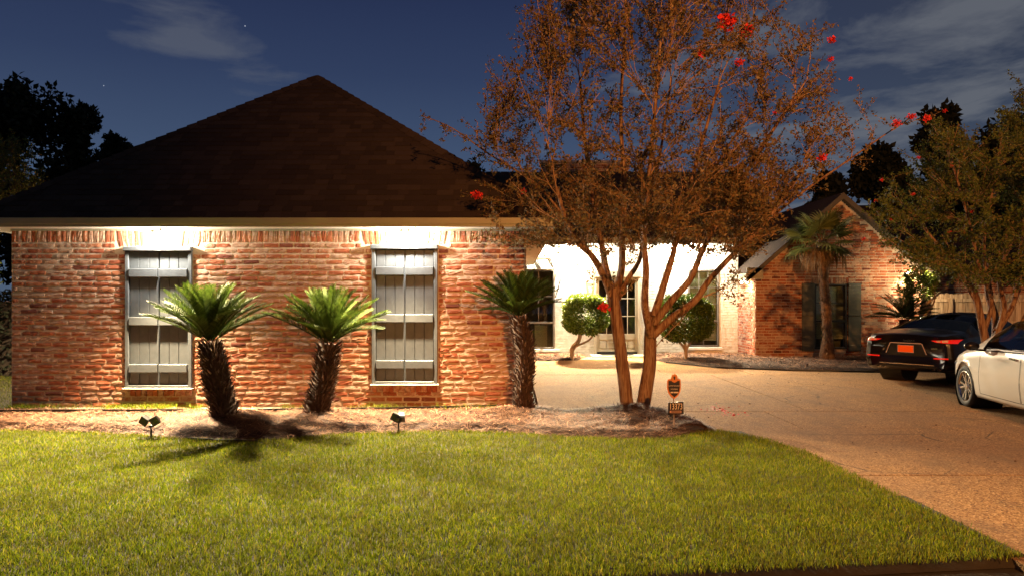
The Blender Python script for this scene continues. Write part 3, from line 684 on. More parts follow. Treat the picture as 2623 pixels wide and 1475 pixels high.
# double door
def door():
    d = MB(); x0, x1, z0, z1 = dr; t = .07
    d.bbox(x0, x0 + t, PY - .03, PY + .1, z0, z1, .01); d.bbox(x1 - t, x1, PY - .03, PY + .1, z0, z1, .01); d.bbox(x0 - .04, x1 + .04, PY - .06, PY + .1, z1 - .16, z1 + .04, .01)
    df = d.build('door_frame', DOORP, house); a, b = x0 + t, x1 - t; mid = (a + b) / 2; zt = z1 - .17
    for k, (s0, s1) in enumerate(((a, mid - .003), (mid + .003, b))):
        lf = MB(); st = .085; ya, yb = PY + .02, PY + .065; zr = Z_(853, PY); zk = z0 + .02
        lf.bbox(s0, s0 + st, ya, yb, zk, zt, .004); lf.bbox(s1 - st, s1, ya, yb, zk, zt, .004)
        lf.bbox(s0 + st, s1 - st, ya, yb, zt - .1, zt, .004); lf.bbox(s0 + st, s1 - st, ya, yb, zr - .2, zr - .02, .004); lf.bbox(s0 + st, s1 - st, ya, yb, zk, zk + .3, .004)
        lf.box(s0 + st, s1 - st, ya + .02, yb - .005, zk + .3, zr - .2)
        door_ = lf.build('door', DOORP, house)
        pz0, pz1 = zr - .02, zt - .1; pm = (s0 + s1) / 2
        for (qa, qb) in ((s0 + st + .03, pm - .02), (pm + .02, s1 - st - .03)): MB().bbox(qa, qb, ya + .006, ya + .022, zk + .34, zr - .25, .01).build('door_panel', DOORP, door_)
        for j in range(3):
            za, zb = pz0 + (pz1 - pz0) * j / 3, pz0 + (pz1 - pz0) * (j + 1) / 3
            if j: MB().box(s0 + st, s1 - st, ya + .005, yb - .01, za - .012, za + .012).build('muntin', DOORP, door_)
            for (qa, qb) in ((s0 + st, pm - .012), (pm + .012, s1 - st)): MB().box(qa, qb, ya + .02, ya + .026, za + .012, zb - .012).build('pane', GLASS, door_)
        MB().box(pm - .011, pm + .011, ya + .004, yb - .012, pz0, pz1).build('muntin', DOORP, door_)
        MB().bbox(s0 + .02, s1 - .02, ya - .006, ya - .001, zk + .01, zk + .24, .002).build('kick_plate', BLACK, door_)
        hx = s1 - .045 if k == 0 else s0 + .045
        hb = MB(); hb.tube([(hx, ya - .04, zr - .12), (hx, ya - .045, zr + .02)], .012); hb.box(hx - .02, hx + .02, ya - .006, ya - .001, zr - .16, zr + .08); hb.build('door_handle', BLACK, door_)
    MB().box(dr[0] + .05, dr[1] - .05, PY + .5, PY + .52, 0, 2.7).build('hall_curtain', plain('curtain', (.11, .08, .045), .9), house)
    MB().bbox(dr[0] - .15, dr[1] + .15, PY - .75, PY - .03, -.05, -.012 + .05, .01).build('door_step', PALE, house)
door()
mt = MB().bbox(2.75, 3.75, PY - .62, PY - .15, .04, .055, .004).build('door_mat', BLACK); tag(mt, 'dark mat on the step before the cream double door', 'door mat')
# porch roof: fascia, soffit, main roof
PE = PY - .62
MB().bbox(PX0 + .46, PX1 - .02, PE - .02, PE, PZ + .0, PZ + .17, .004).build('fascia_board', TRIM, house)
MB().box(PX0 + .2, PX1 - .02, PE + .001, PY + .02, PZ + .02, PZ + .04).build('soffit', WHITETRIM, house)
mr = MB(); MRZ, MRY, MRT = PZ + .19, 28.2, Z_(443, 28.2)
mr.add([(-5, PE - .05, MRZ), (8.6, PE - .05, MRZ), (8.6, MRY, MRT), (-5, MRY, MRT)], [(0, 1, 2, 3)]); mr.add([(-5, MRY, MRT), (8.6, MRY, MRT), (8.6, 33.5, MRZ), (-5, 33.5, MRZ)], [(0, 1, 2, 3)])
mr.add([(8.6, PE - .05, MRZ), (8.6, 33.5, MRZ), (8.6, MRY, MRT)], [(0, 1, 2)]); mro = mr.build('main_roof', SHING, house)
s2 = MB(); d = Vector((0, MRY - PE + .05, MRT - MRZ)); SLm = d.length; d.normalize(); nm = Vector((0, -d.z, d.y)); k = 0
while k * .2 < SLm - .1:
    x = -1.5 - random.uniform(0, .3)
    while x < 8.6:
        w_ = random.uniform(.25, .5); th = random.choice((.01, .02)); p0 = Vector((x, PE - .05, MRZ)) + d * k * .2; dx = Vector((min(w_ - .01, 8.6 - x), 0, 0)); q = d * .22
        s2.add([p0, p0 + dx, p0 + nm * th, p0 + dx + nm * th, p0 + dx + q + nm * .003, p0 + q + nm * .003], [(0, 1, 3, 2), (2, 3, 4, 5)]); x += w_
    k += 1
s2.build('shingles', SHING, mro, kind='stuff')
ch = MB(); cf = wall_frame((X_(1388, 28.6), 28.6, 4.6), (1, 0, 0), (0, -1, 0)); cw = X_(1610, 28.6) - X_(1388, 28.6); ctop = Z_(418, 28.6) - 4.6
chm = ch.box(0, cw, .02, 1.0, -1, ctop, mat=cf).build('chimney', MORT, mro)
for c in layout(cw, 0, ctop, .083, .242, seed=31): bag.add(random.choice(LO), cf, c, 1, .018)
MB().box(-.06, cw + .06, -.06, 1.06, ctop, ctop + .09, mat=cf).build('chimney_cap', PALE, house)
# awning frame over the left entry window
aw = MB(); ax0, ax1 = X_(1340, 23.3), X_(1432, 23.3); 
z_hi, z_lo = Z_(664, 23.85), Z_(689, 23.2)
aw.bbox(ax0, ax1 - .1, 23.72, 23.87, z_hi - .03, z_hi + .05, .01)
awn = aw.build('awning_rail', COPPER, house)
pn = MB(); pn.add([(ax0, 23.80, z_hi), (ax1, 23.80, z_hi), (ax1, 23.2, z_lo), (ax0, 23.2, z_lo), (ax0, 23.80, z_hi - .02), (ax1, 23.80, z_hi - .02), (ax1, 23.2, z_lo - .02), (ax0, 23.2, z_lo - .02)], [(0, 1, 2, 3), (4, 7, 6, 5), (3, 2, 6, 7), (1, 2, 6, 5)])
pn.build('awning_panel', WHITETRIM, awn)
for px in (1349, 1383, 1417):
    xx = X_(px, 23.7); MB().tube([(xx - .1, 23.74, z_hi + .01), (xx, 23.18, z_lo + .02)], .022, 6).build('awning_rib', BLACK, awn)
br = MB(); bx = ax1 + .02; br.tube([(bx, 23.25, z_lo), (bx + .02, 23.4, z_lo - .35), (bx - .08, 23.6, z_lo - .75), (bx - .1, 23.82, z_lo - .85)], .018, 6); br.tube([(bx, 23.25, z_lo), (bx, 23.84, z_lo + .02)], .018, 6); br.build('scroll_bracket', BLACK, awn)
# planter behind the left entry window
pt = thing('planter', (.92, PY + .45, 0), 'tall woven planter with a spiky plant standing inside the entry window', 'planter')
pb = MB()
for i in range(9):
    x = -.19 + i * .0475; pb.box(x - .006, x + .006, -.2, -.188, 0, .95)
for j in range(18): pb.box(-.2, .2, -.203, -.19, .02 + j * .053, .032 + j * .053)
pb.box(-.185, .185, -.18, .18, 0, .93); pb.build('woven_box', WICK, pt)
lf = MB()
for i in range(22):
    a = random.uniform(0, 6.28); sp_ = random.uniform(.1, .42); h = random.uniform(.6, 1.05); dx, dy = math.cos(a), math.sin(a) * .5; w_ = .012
    lf.add([(-w_, 0, .92), (w_, 0, .92), (dx * sp_ * .5 + w_, dy * sp_ * .5, .92 + h * .6), (dx * sp_ * .5 - w_, dy * sp_ * .5, .92 + h * .6), (dx * sp_, dy * sp_, .92 + h)], [(0, 1, 2, 3), (3, 2, 4)])
lf.build('spiky_leaves', LEAF_DEAD, pt)

# ---- garage wing (gable) on the right
GY = 22.2; GX0, GX1 = 7.12, X_(2362, GY); GEZ = 2.62; GAX = (GX0 + GX1) / 2; GAZ = Z_(505, GY)
gl_ = GX1 - GX0; gf = wall_frame((GX0, GY, 0), (1, 0, 0), (0, -1, 0))
def gtop(x): return GEZ + (GAZ - GEZ) * (1 - abs(x - gl_ / 2) / (gl_ / 2)) - .02
gw = (X_(2085, GY) - GX0, X_(2169, GY) - GX0, Z_(893, GY), Z_(727, GY))
mortar_wall('garage_front_wall', gf, gl_, 0, GAZ, [gw], .06, .003, gtop); 
core('garage_wall_core', gf, gl_, 0, GEZ, [gw])
for c in layout(gl_, .02, GAZ, .083, .242, [gw, (gw[0] - .05, gw[1] + .05, gw[3], gw[3] + .2)], gtop, .017, .017, 21): bag.add(random.choice(LO), gf, c, 1, random.uniform(.016, .024))
n = 14
for i in range(n): bag.add(random.choice(LO), gf, (gw[0] - .05 + (i + .5) * (gw[1] - gw[0] + .1) / n, gw[3] + .1, .065, .185, 0), 1, .022)
gsf = wall_frame((GX0, PY, 0), (0, -1, 0), (-1, 0, 0)); core('garage_side_wall', gsf, PY - GY + .0, 0, GEZ + .05, [], .0, .2)
for c in layout(PY - GY, .02, GEZ, .083, .242, seed=22): bag.add(random.choice(LO), gsf, c, 1, random.uniform(.018, .028))
gsr = wall_frame((GX1, GY, 0), (0, 1, 0), (1, 0, 0)); core('garage_side_wall', gsr, 6, 0, GEZ + .05, [], .0, .2)
gwx0, gwx1 = GX0 + gw[0], GX0 + gw[1]
w3 = sash(gwx0, gwx1, gw[2], gw[3], GY, DARKF, 'black framed garage window between open shutters', Z_(822, GY), 1, 2, (gw[2] + .3,))
MB().box(gwx0 - .1, gwx1 + .1, GY + .5, GY + .52, .2, 2.5).build('interior_wall', plain('garage_interior', (.16, .13, .08), .9), house)
for a, b in ((X_(2053, GY), X_(2085, GY)), (X_(2171, GY), X_(2204, GY))):
    za, zb = Z_(899, GY), Z_(725, GY); zm = Z_(807, GY); s_ = MB().bbox(a, b, GY - .055, GY - .02, za, zb, .005).build('shutter', SHUT2, house)
    for q0, q1 in ((za + .03, za + .19), (zm - .01, zm + .012), (zb - .13, zb - .03)): MB().bbox(a + .012, b - .012, GY - .075, GY - .056, q0, q1, .005).build('shutter_batten', SHUT2, s_)
gr = MB(); ov = .35; sl = (GAZ - GEZ) / (gl_ / 2); ry0, ry1 = GY - .3, 29
for sgn in (-1, 1):
    ex = GAX + sgn * (gl_ / 2 + ov); ez = GEZ - ov * sl + .08
    gr.add([(GAX, ry0, GAZ + .10), (ex, ry0, ez), (ex, ry1, ez), (GAX, ry1, GAZ + .10)], [(0, 1, 2, 3)])
gro = gr.build('garage_roof', SHING, house)
for sgn in (-1, 1):
    ex = GAX + sgn * (gl_ / 2 + ov); ez = GEZ - ov * sl + .08
    b = MB(); b.add([(GAX, ry0 - .02, GAZ + .09), (ex, ry0 - .02, ez - .01), (ex, ry0 - .02, ez - .16), (GAX, ry0 - .02, GAZ - .09), (GAX, ry0 + .02, GAZ + .09), (ex, ry0 + .02, ez - .01), (ex, ry0 + .02, ez - .16), (GAX, ry0 + .02, GAZ - .09)], [(0, 1, 2, 3), (4, 7, 6, 5), (3, 2, 6, 7), (1, 5, 6, 2), (0, 4, 5, 1)])
    b.add([(GAX, ry0 + .02, GAZ - .02), (ex, ry0 + .02, ez - .12), (ex, GY, ez - .12), (GAX, GY, GAZ - .02)], [(0, 1, 2, 3)]); b.build('rake_board', RAKE, house)
ex = GX0 - ov
MB().box(ex, GX0 + .1, ry0, PE, 2.33, 2.36).build('soffit', TRIM, house); MB().bbox(ex - .02, ex, ry0, PE + .3, 2.33, 2.5, .003).build('fascia_board', TRIM, house)
MB().bbox(ex, GX0 + .12, ry0 - .02, ry0, 2.33, 2.66, .003).build('eave_return', TRIM, house)
bag.build('brickwork', [BRICK, BRICK2, PAINTED], house)

# beds by the entry and garage
def mound(name, poly, top, mat, seed=0):
    cx_ = sum(p[0] for p in poly) / len(poly); cy_ = sum(p[1] for p in poly) / len(poly); v = []; n = len(poly) * 6; pts = []
    for i in range(n):
        a = poly[i // 6]; b = poly[(i // 6 + 1) % len(poly)]; t = (i % 6) / 6; pts.append((a[0] + (b[0] - a[0]) * t, a[1] + (b[1] - a[1]) * t))
    rings = [1, .93, .8, .6, .4, .2]; 
    for k, s in enumerate(rings):
        for x, y in pts:
            X, Y = cx_ + (x - cx_) * s, cy_ + (y - cy_) * s; v.append((X, Y, 0.0 if k == 0 else top * (.75 + .5 * fbm(X * 1.5, Y * 1.5, seed)) * min(1, .45 + .2 * k)))
    v.append((cx_, cy_, top)); f = [(k * n + i, k * n + (i + 1) % n, (k + 1) * n + (i + 1) % n, (k + 1) * n + i) for k in range(len(rings) - 1) for i in range(n)]
    m = MB().add(v, f + [((len(rings) - 1) * n + i, (len(rings) - 1) * n + (i + 1) % n, len(v) - 1) for i in range(n)]); o = m.build(name, mat, smooth=True, kind='structure')
    bv = BVHTree.FromPolygons([Vector(p) for p in m.v], m.f); return o, bv, pts
def inpoly(x, y, P):
    c = False; j = len(P) - 1
    for i in range(len(P)):
        if (P[i][1] > y) != (P[j][1] > y) and x < (P[j][0] - P[i][0]) * (y - P[i][1]) / (P[j][1] - P[i][1]) + P[i][0]: c = not c
        j = i
    return c
far = []
for nm_, poly, top, cnt in (('garage_bed', [(3.95, 22.9), (4.1, 22.0), (4.35, 21.0), (5.2, 19.4), (6.8, 18.7), (9.0, 18.3), (11.0, 18.2), (11.9, 19), (11.9, 22.15), (7.1, 22.15), (7.05, 23.85), (4.2, 23.85)], .13, 16000),
                            ('entry_bed', [(.3, 22.0), (1.0, 21.6), (1.9, 21.9), (2.15, 22.9), (2.2, 23.8), (.3, 23.8)], .09, 3500),
                            ('tree_bed', [(8.1, 13.9), (8.6, 13.5), (9.6, 13.7), (10.4, 14.6), (9.6, 14.9), (8.4, 14.3)], .05, 2500)):
    o, bv, P = mound(nm_, poly, top, STRAWBED, cnt)
    xs = [p[0] for p in poly]; ys = [p[1] for p in poly]; c = 0
    while c < cnt:
        x, y = random.uniform(min(xs), max(xs)), random.uniform(min(ys), max(ys))
        if inpoly(x, y, poly):
            h = bv.ray_cast(Vector((x, y, 2)), Vector((0, 0, -1))); far.append((x, y, (h[0].z if h[0] else 0) + random.uniform(0, .02))); c += 1
so = straw('pine_straw', np.array(far), .12, .28, .009); tag(so, 'pine straw mulch on the far beds beside the entry and garage', 'pine straw', kind='stuff')
edging('garden_edging', [(1706, 929), (1836, 942), (2018, 949), (2262, 954)], 'low dark edging along the far bed below the fan palm', .04)
# neighbouring building and fence on the right
nb = thing('neighbouring_house', (0, 0, 0), 'dark brick building rising behind the wooden fence', 'house')
nf = wall_frame((12.6, 26.5, 0), (1, 0, 0), (0, -1, 0)); MB().box(0, 12, .02, .3, 0, 2.75, mat=nf).build('wall', MORT, nb)
nbag = BrickBag()
for c in layout(12, 1.4, 2.7, .083, .242, seed=41): nbag.add(random.choice(LO), nf, c, 0, .02)
nbag.build('brickwork', [BRICK2], nb)
MB().add([(12, 26, 2.75), (25, 26, 2.75), (25, 31, 5.6), (12, 31, 5.6), (12, 26, 2.65), (25, 26, 2.65)], [(0, 1, 2, 3), (4, 5, 1, 0)]).build('roof', SHING, nb)
fe = thing('wooden_fence', (12.05, 23.2, 0), 'weathered wooden picket privacy fence right of the garage wing', 'fence')
xx = 0.; k = 0
while xx < 9.5:
    w_ = .14; h = 1.93 + random.uniform(-.012, .012); p = [(xx, .03), (xx + w_, .03), (xx + w_, h - .03), (xx + w_ - .03, h), (xx + .03, h), (xx, h - .03)]
    MB().prism(p, random.uniform(-.004, .004), .02).build('picket', PICK, fe); xx += w_ + .006
for z in (.3, 1.0, 1.68): MB().box(0, 9.5, -.045, -.007, z, z + .09).build('rail', PICK, fe)
for x in (1.25, 3.65, 6.05, 8.45): MB().box(x, x + .09, -.14, -.046, 0, 1.8).build('post', PICK, fe)

# ------------------------------------------------------------------ lamps
def floodlight(loc, label, aim, spotw, pointw, size=155, cat='floodlight', grp=None, col=WARM):
    t = thing('floodlight', loc, label, cat, grp)
    MB().lathe([(.0, 0), (.06, 0), (.06, -.015), (.0, -.015)], 14).build('mount_plate', WHITETRIM, t)
    for s in (-1, 1):
        d = Vector((s * .55, -.5, -.6)).normalized(); q = d.to_track_quat('Z', 'Y').to_matrix().to_4x4(); off = Matrix.Translation(Vector((s * .03, 0, -.02)))
        h = MB().lathe([(.0, 0), (.02, .0), (.022, .03), (.045, .075), (.047, .095), (.042, .095)], 14, mat=off @ q).build('lamp_head', WHITETRIM, t, smooth=True)
        MB().lathe([(.0, .10), (.03, .096), (.04, .088)], 14, mat=off @ q).build('bulb', emis('bulb_glow', (1, .9, .72), 45.), h)
    if spotw: lamp('spot', 'SPOT', (0, -.07, -.13), spotw, col, t, .035, aim, size, .55)
    if pointw: lamp('glow', 'POINT', (0, .03, -.12), pointw, WHITE if spotw > 3000 else WARM, t, .04)
    return t
LZ = fz0 - .002
floodlight((X_(405, 11.42), 11.42, LZ), 'lit twin floodlight under the eave above the left shuttered window', (.1, -1, -.95), P_EAVE_SPOT * 1.5, P_EAVE_POINT, 132)
floodlight((X_(1038, 11.42), 11.42, LZ), 'lit twin floodlight under the eave above the right shuttered window', (.0, -1, -.95), P_EAVE_SPOT * .95, P_EAVE_POINT, 132)
floodlight((X_(1457, PE + .15), PE + .15, PZ + .015), 'lit floodlight under the entry eave above the left clipped shrub', (-.1, -.8, -1), P_PORCH * 10, P_PORCH, 108)
floodlight((X_(1755, PE + .15), PE + .15, PZ + .015), 'lit floodlight under the entry eave above the right clipped shrub', (-.2, -.8, -1), P_PORCH * 3.5, P_PORCH, 108)
floodlight((GX0 - .22, 22.6, 2.325), 'lit floodlight under the eave at the left corner of the garage wing', (-.3, -.8, -1), P_CORNER, P_CORNER * .35, 110)
floodlight((X_(2330, 21.2), 21.2, Z_(692, 21.2)), 'lit lamp in the foliage right of the garage wing', (.85, .45, -.55), P_FAR * 7, P_FAR, 125)
floodlight((WX0 - .28, 15.5, LZ), 'lit floodlight under the left side eave round the house corner', (-.6, -.8, -1), 2500, 60)
# gas lantern by the door
gx, gz, gy = X_(1509, PY), Z_(754, PY), PY - .35
lt = thing('gas_lantern', (gx, gy, gz), 'lit copper gas lantern on a bracket left of the double door', 'lantern')
lb = MB(); cs = [(-.075, -.075), (.075, -.075), (.075, .075), (-.075, .075)]; tp_ = [(a * 1.75, b * 1.75) for a, b in cs]
for (a, b), (c, d) in zip(cs, tp_): lb.tube([(a, b, 0), (c, d, .32)], .009, 5); lb.tube([(c, d, .32), (c * .5, d * .5, .46), (0, 0, .52)], .009, 5)
for P, z in ((cs, 0), (tp_, .32)):
    for i in range(4): lb.tube([(*P[i], z), (*P[(i + 1) % 4], z)], .009, 5)
lb.lathe([(0, .52), (.05, .52), (.035, .56), (.012, .6), (.02, .63), (0, .66)], 10); lb.tube([(0, 0, .6), (0, .0, .74), (0, .2, .78), (0, .34, .6)], .01, 6)
lb.build('lantern_frame', COPPER, lt)
gm = MB()
for i in range(4):
    j = (i + 1) % 4; gm.add([(*cs[i], .005), (*cs[j], .005), (*tp_[j], .315), (*tp_[i], .315)], [(0, 1, 2, 3)])
gm.build('lantern_glass', GLASS, lt)
MB().lathe([(0, .06), (.022, .08), (.03, .12), (.018, .17), (0, .22)], 10).build('flame', emis('flame_glow', (1, .62, .25), 30.), lt, smooth=True)
lamp('flame_light', 'POINT', (0, 0, .26), 12, (1, .6, .25), lt, .03)
# street lamp on the kerb, behind and to the right of the viewpoint: the orange light of the photograph
stl = thing('street_lamp', (5.2, -10.2, -.14), 'tall sodium street lamp at the kerb behind the viewpoint', 'street lamp')
MB().tube([(0, 0, 0), (0, 0, 6.9), (-.2, .1, 7.35), (-.8, .5, 7.55), (-1.6, 1.0, 7.6)], [.11, .075, .06, .05, .045], 10).build('pole', plain('lamp_pole', (.3, .3, .3), .5, .5), stl, smooth=True)
MB().box(-.3, .3, -.13, .13, 0, .12, mat=Matrix.Translation((-1.8, 1.1, 7.53)) @ Matrix.Rotation(R(-32), 4, 'Z')).build('lamp_housing', BLACK, stl)
lamp('street_light', 'SPOT', (-1.8, 1.1, 7.46), P_STREET, SODIUM, stl, .12, (.22, .9, -.10), 78, .9)

# ------------------------------------------------------------------ sago palms
def frond_mesh(k, L=.88, arch=.25, n=52, ll=.15):
    r = random.Random(k); v = []; f = []
    def rp(t): return Vector((L * t * (1 - .06 * arch * t), 0, -arch * L * t * t * .55 + .02 * math.sin(t * 3)))
    N = 9
    for i in range(N):                                   # rachis, three sided
        t = i / (N - 1); p = rp(t); w_ = .007 * (1 - .75 * t); v += [p + Vector((0, -w_, 0)), p + Vector((0, w_, 0)), p + Vector((0, 0, -w_ * 1.2))]
    for i in range(N - 1):
        a = i * 3; f += [(a, a + 1, a + 4), (a, a + 4, a + 3), (a + 1, a + 2, a + 5), (a + 1, a + 5, a + 4), (a + 2, a, a + 3), (a + 2, a + 3, a + 5)]
    for i in range(n):
        t = .10 + .90 * i / (n - 1); p = rp(t); tn = (rp(min(1, t + .02)) - rp(t - .02)).normalized()
        l = ll * (math.sin(math.pi * min(1, .12 + .80 * t)) ** .55) * r.uniform(.92, 1.06)
        for s in (-1, 1):
            d = (tn * (.55 + .35 * t) + Vector((0, s, 0)) * .78 + Vector((0, 0, .42))).normalized(); d = (d + Vector((r.uniform(-.05, .05), r.uniform(-.05, .05), r.uniform(-.06, .06)))).normalized()
            wv = tn * .0066; b = len(v); q = p + d * l * .6; e = p + d * l + Vector((0, 0, -.01))
            v += [p - wv, p + wv, q + wv * .9, q - wv * .9, e]; f += [(b, b + 1, b + 2), (b, b + 2, b + 3), (b + 3, b + 2, b + 4)]
    me = npmesh('frond', [tuple(p) for p in v], f); me.materials.append(LEAF_SAGO); return me
FR = [frond_mesh(k, .88 + .03 * (k % 3), (.10, .22, .36, .5)[k % 4]) for k in range(8)]
def spiny_trunk(path, rads, n, parent, mat_s=SCALEM, mat_t=TRUNKM, sl=.075, down=.0):
    MB().tube(path, rads, 12).build('trunk', mat_t, parent, smooth=True)
    b = MB(); P = [Vector(p) for p in path]
    for i in range(n):
        t = (i + random.random()) / n * (len(P) - 1); k = min(int(t), len(P) - 2); u = t - k; c = P[k].lerp(P[k + 1], u); r = rads[k] * (1 - u) + rads[k + 1] * u
        th = i * 2.39996 + random.uniform(-.2, .2); ax = (P[k + 1] - P[k]).normalized(); o = Vector((math.cos(th), math.sin(th), 0)); s = ax.cross(o).normalized()
        tip = random.uniform(.25, .9); d = (ax * (tip - down) + o * random.uniform(.35, .75)).normalized(); l = sl * random.uniform(.6, 1.35); w_ = .015 * random.uniform(.7, 1.2)
        base = c + o * (r * .93); b.add([base - s * w_, base + s * w_, base + s * w_ * .55 + d * l * .75, base - s * w_ * .55 + d * l * .75, base + d * l, base - ax * .012 + o * .012, base + d * l * .7 + o * .008], [(0, 5, 6, 3), (5, 1, 2, 6), (3, 6, 4), (6, 2, 4), (0, 3, 2, 1)])
    b.build('leaf_bases', mat_s, parent, kind='stuff')
def sago(px_path, Y, radpx, nfr, label, scl=1., el=(14, 80), seed=1, lean=(0, 0), gz=.0, ns=620):
    r = random.Random(seed); P = [W(a, b, Y) for a, b in px_path]; base = P[0].copy(); P[0].z -= .08
    nfr = int(nfr * 1.5); t = thing('sago_palm', base, label, 'palm'); loc = [p - base for p in P]; rad = [q * Y / F * .86 * (1 + .07 * math.sin(i * 2.1 + seed)) for i, q in enumerate(radpx)]
    spiny_trunk(loc, rad, ns, t, sl=.10 * (1 if scl > .8 else .8))
    top = loc[-1]
    for i in range(nfr):
        u = (i + .5) / nfr; e = el[0] + (el[1] - el[0]) * u ** 1.0 + r.uniform(-5, 5); az = i * 137.5 + r.uniform(-14, 14)
        o = bpy.data.objects.new('frond', FR[(i * 3 + r.randint(0, 1)) % 8]); COL.objects.link(o); o.parent = t
        o.location = top + Vector((math.cos(R(az)), math.sin(R(az)), 0)) * rad[-1] * .45 * (1 - u) + Vector((0, 0, .02 + .04 * u))
        m = Matrix.Rotation(lean[0], 3, 'Y') @ Matrix.Rotation(R(az), 3, 'Z') @ Matrix.Rotation(-R(e), 3, 'Y') @ Matrix.Rotation(r.uniform(-.35, .35), 3, 'X')
        o.rotation_euler = m.to_euler(); s = scl * r.uniform(.9, 1.07) * (.88 + .16 * (1 - u)); o.scale = (s, s, s)
    return t
sago([(582, 1088), (572, 1040), (556, 980), (546, 920), (538, 876)], 10.4, [37, 39, 36, 34, 29], 44, 'leftmost sago palm with thick curved shaggy trunk on the mulch', .95, (31, 84), 3, (-.04, 0))
sago([(808, 1080), (815, 1030), (832, 975), (838, 925), (842, 880)], 10.6, [35, 33, 32, 31, 27], 44, 'middle sago palm standing between the two shuttered windows', .93, (29, 84), 5)
sago([(1342, 1048), (1338, 1000), (1345, 940), (1340, 870), (1326, 812)], 11.1, [28, 27, 27, 26, 22], 38, 'sago palm with tall thin trunk at the right corner of the brick wing', .80, (25, 84), 8, (-.03, 0))
sago([(2318, 900), (2318, 850), (2316, 818)], 20.6, [14, 14, 13], 26, 'small sago palm behind the black car by the garage corner', .95, (5, 70), 11, ns=90)

# ------------------------------------------------------------------ fan palm
def fan_mesh(k, dead=False):
    r = random.Random(k + 50); v = []; f = []; n = 26; Rr = .62
    w_ = .012; PL_ = .55
    b = 0; v += [(0, -w_, 0), (0, w_, 0), (PL_, w_ * .7, .0), (PL_, -w_ * .7, .0), (0, 0, -w_), (PL_, 0, -w_ * .7)]; f += [(0, 1, 2), (0, 2, 3), (1, 4, 5), (1, 5, 2), (4, 0, 3), (4, 3, 5)]
    if dead:
        v = []; f = []; v += [(0, -w_, 0), (0, w_, 0), (.42, w_ * .7, -.03), (.42, -w_ * .7, -.03)]; f += [(0, 1, 2, 3)]
        for i in range(22):
            a = (i / 21 - .5) * 2; l = .62 * r.uniform(.55, 1.1); o = Vector((.42, a * .03, -.03)); e = o + Vector((.10 * r.uniform(-.6, 1.6), a * .26 + r.gauss(0, .02), -l)); m1 = o.lerp(e, .45) + Vector((.05, a * .05, .04)); wd = .017; s = Vector((r.uniform(-.4, .4), 1, 0)).normalized()
            b = len(v); v += [o, m1 - s * wd, m1 + s * wd, e]; f += [(b, b + 1, b + 2), (b + 1, b + 3, b + 2)]
        me = bpy.data.meshes.new('dead_frond'); me.from_pydata([tuple(p) for p in v], [], f); me.materials.append(LEAF_DEAD); me.update(); return me
    for i in range(n):
        a = R(-125 + 250 * i / (n - 1)); l = Rr * (.78 + .22 * math.cos(a * .6)) * r.uniform(.92, 1.05); fold = (.02 if i % 2 else -.02)
        sp_ = .55 if not dead else .22; d = Vector((math.cos(a * (1 if not dead else .5)), math.sin(a * (1 if not dead else .5)), 0)); s = Vector((-d.y, d.x, 0)); droop = (.16 if not dead else .32) * r.uniform(.6, 1.3)
        o = Vector((PL_, 0, 0)); m1 = o + d * l * .5 + Vector((0, 0, -.02)); m2 = o + d * l * .8 + Vector((0, 0, -droop * .35)); e = o + d * l + Vector((0, 0, -droop)); wd = .030 if not dead else .016
        b = len(v); v += [o, m1 - s * wd, m1 + Vector((0, 0, -.018)), m1 + s * wd, m2 - s * wd * .45, m2 + s * wd * .45, e]; f += [(b, b + 1, b + 2), (b, b + 2, b + 3), (b + 1, b + 4, b + 5), (b + 1, b + 5, b + 3), (b + 4, b + 6, b + 5)]
    me = npmesh('fan_frond', [tuple(p) for p in v], f); me.materials.append(LEAF_DEAD if dead else LEAF_FAN); return me
FG = [fan_mesh(k) for k in range(4)]; FD = [fan_mesh(k, True) for k in range(4)]
fp = thing('fan_palm', W(2118, 914, 21.2), 'fan palm with fibrous trunk and hanging dead fronds before the garage window', 'palm')
base = Vector(fp.location); P = [W(a, b, 21.2) - base for a, b in ((2118, 918), (2120, 860), (2116, 790), (2110, 720), (2106, 660), (2104, 615))]
MB().tube(P, [.22, .13, .135, .13, .15, .14], 12).build('trunk', PALMTR, fp, smooth=True)
b = MB()
for i in range(420):
    t = random.random() * (len(P) - 1); k = min(int(t), len(P) - 2); c = P[k].lerp(P[k + 1], t - k); th = i * 2.4; o = Vector((math.cos(th), math.sin(th), 0)); s = Vector((-o.y, o.x, 0)); l = random.uniform(.08, .2); w_ = .016
    q = c + o * .12; d = (o * random.uniform(.3, .9) + Vector((0, 0, random.choice((-1, 1, 1)))) * 1).normalized(); b.add([q - s * w_, q + s * w_, q + d * l + s * w_ * .4, q + d * l - s * w_ * .4], [(0, 1, 2, 3)])
b.build('leaf_bases', LEAF_DEAD, fp, kind='stuff')
top = P[-1]
for i in range(34):
    dead = i >= 20; az = i * 137.5; e = (75 - 5.6 * i) if not dead else random.uniform(-40, 8)
    if not dead: e = 70 - 110 * (i / 20)
    o = bpy.data.objects.new('dead_frond' if dead else 'fan_frond', random.choice(FD if dead else FG)); COL.objects.link(o); o.parent = fp
    o.location = top + Vector((math.cos(R(az)) * .06, math.sin(R(az)) * .06, -.02 - (.30 * random.random() if dead else 0)))
    o.rotation_euler = (Matrix.Rotation(R(az), 3, 'Z') @ Matrix.Rotation(-R(e), 3, 'Y') @ Matrix.Rotation(random.uniform(-.5, .5), 3, 'X')).to_euler(); s = random.uniform(.85, 1.08); o.scale = (s, s, s)

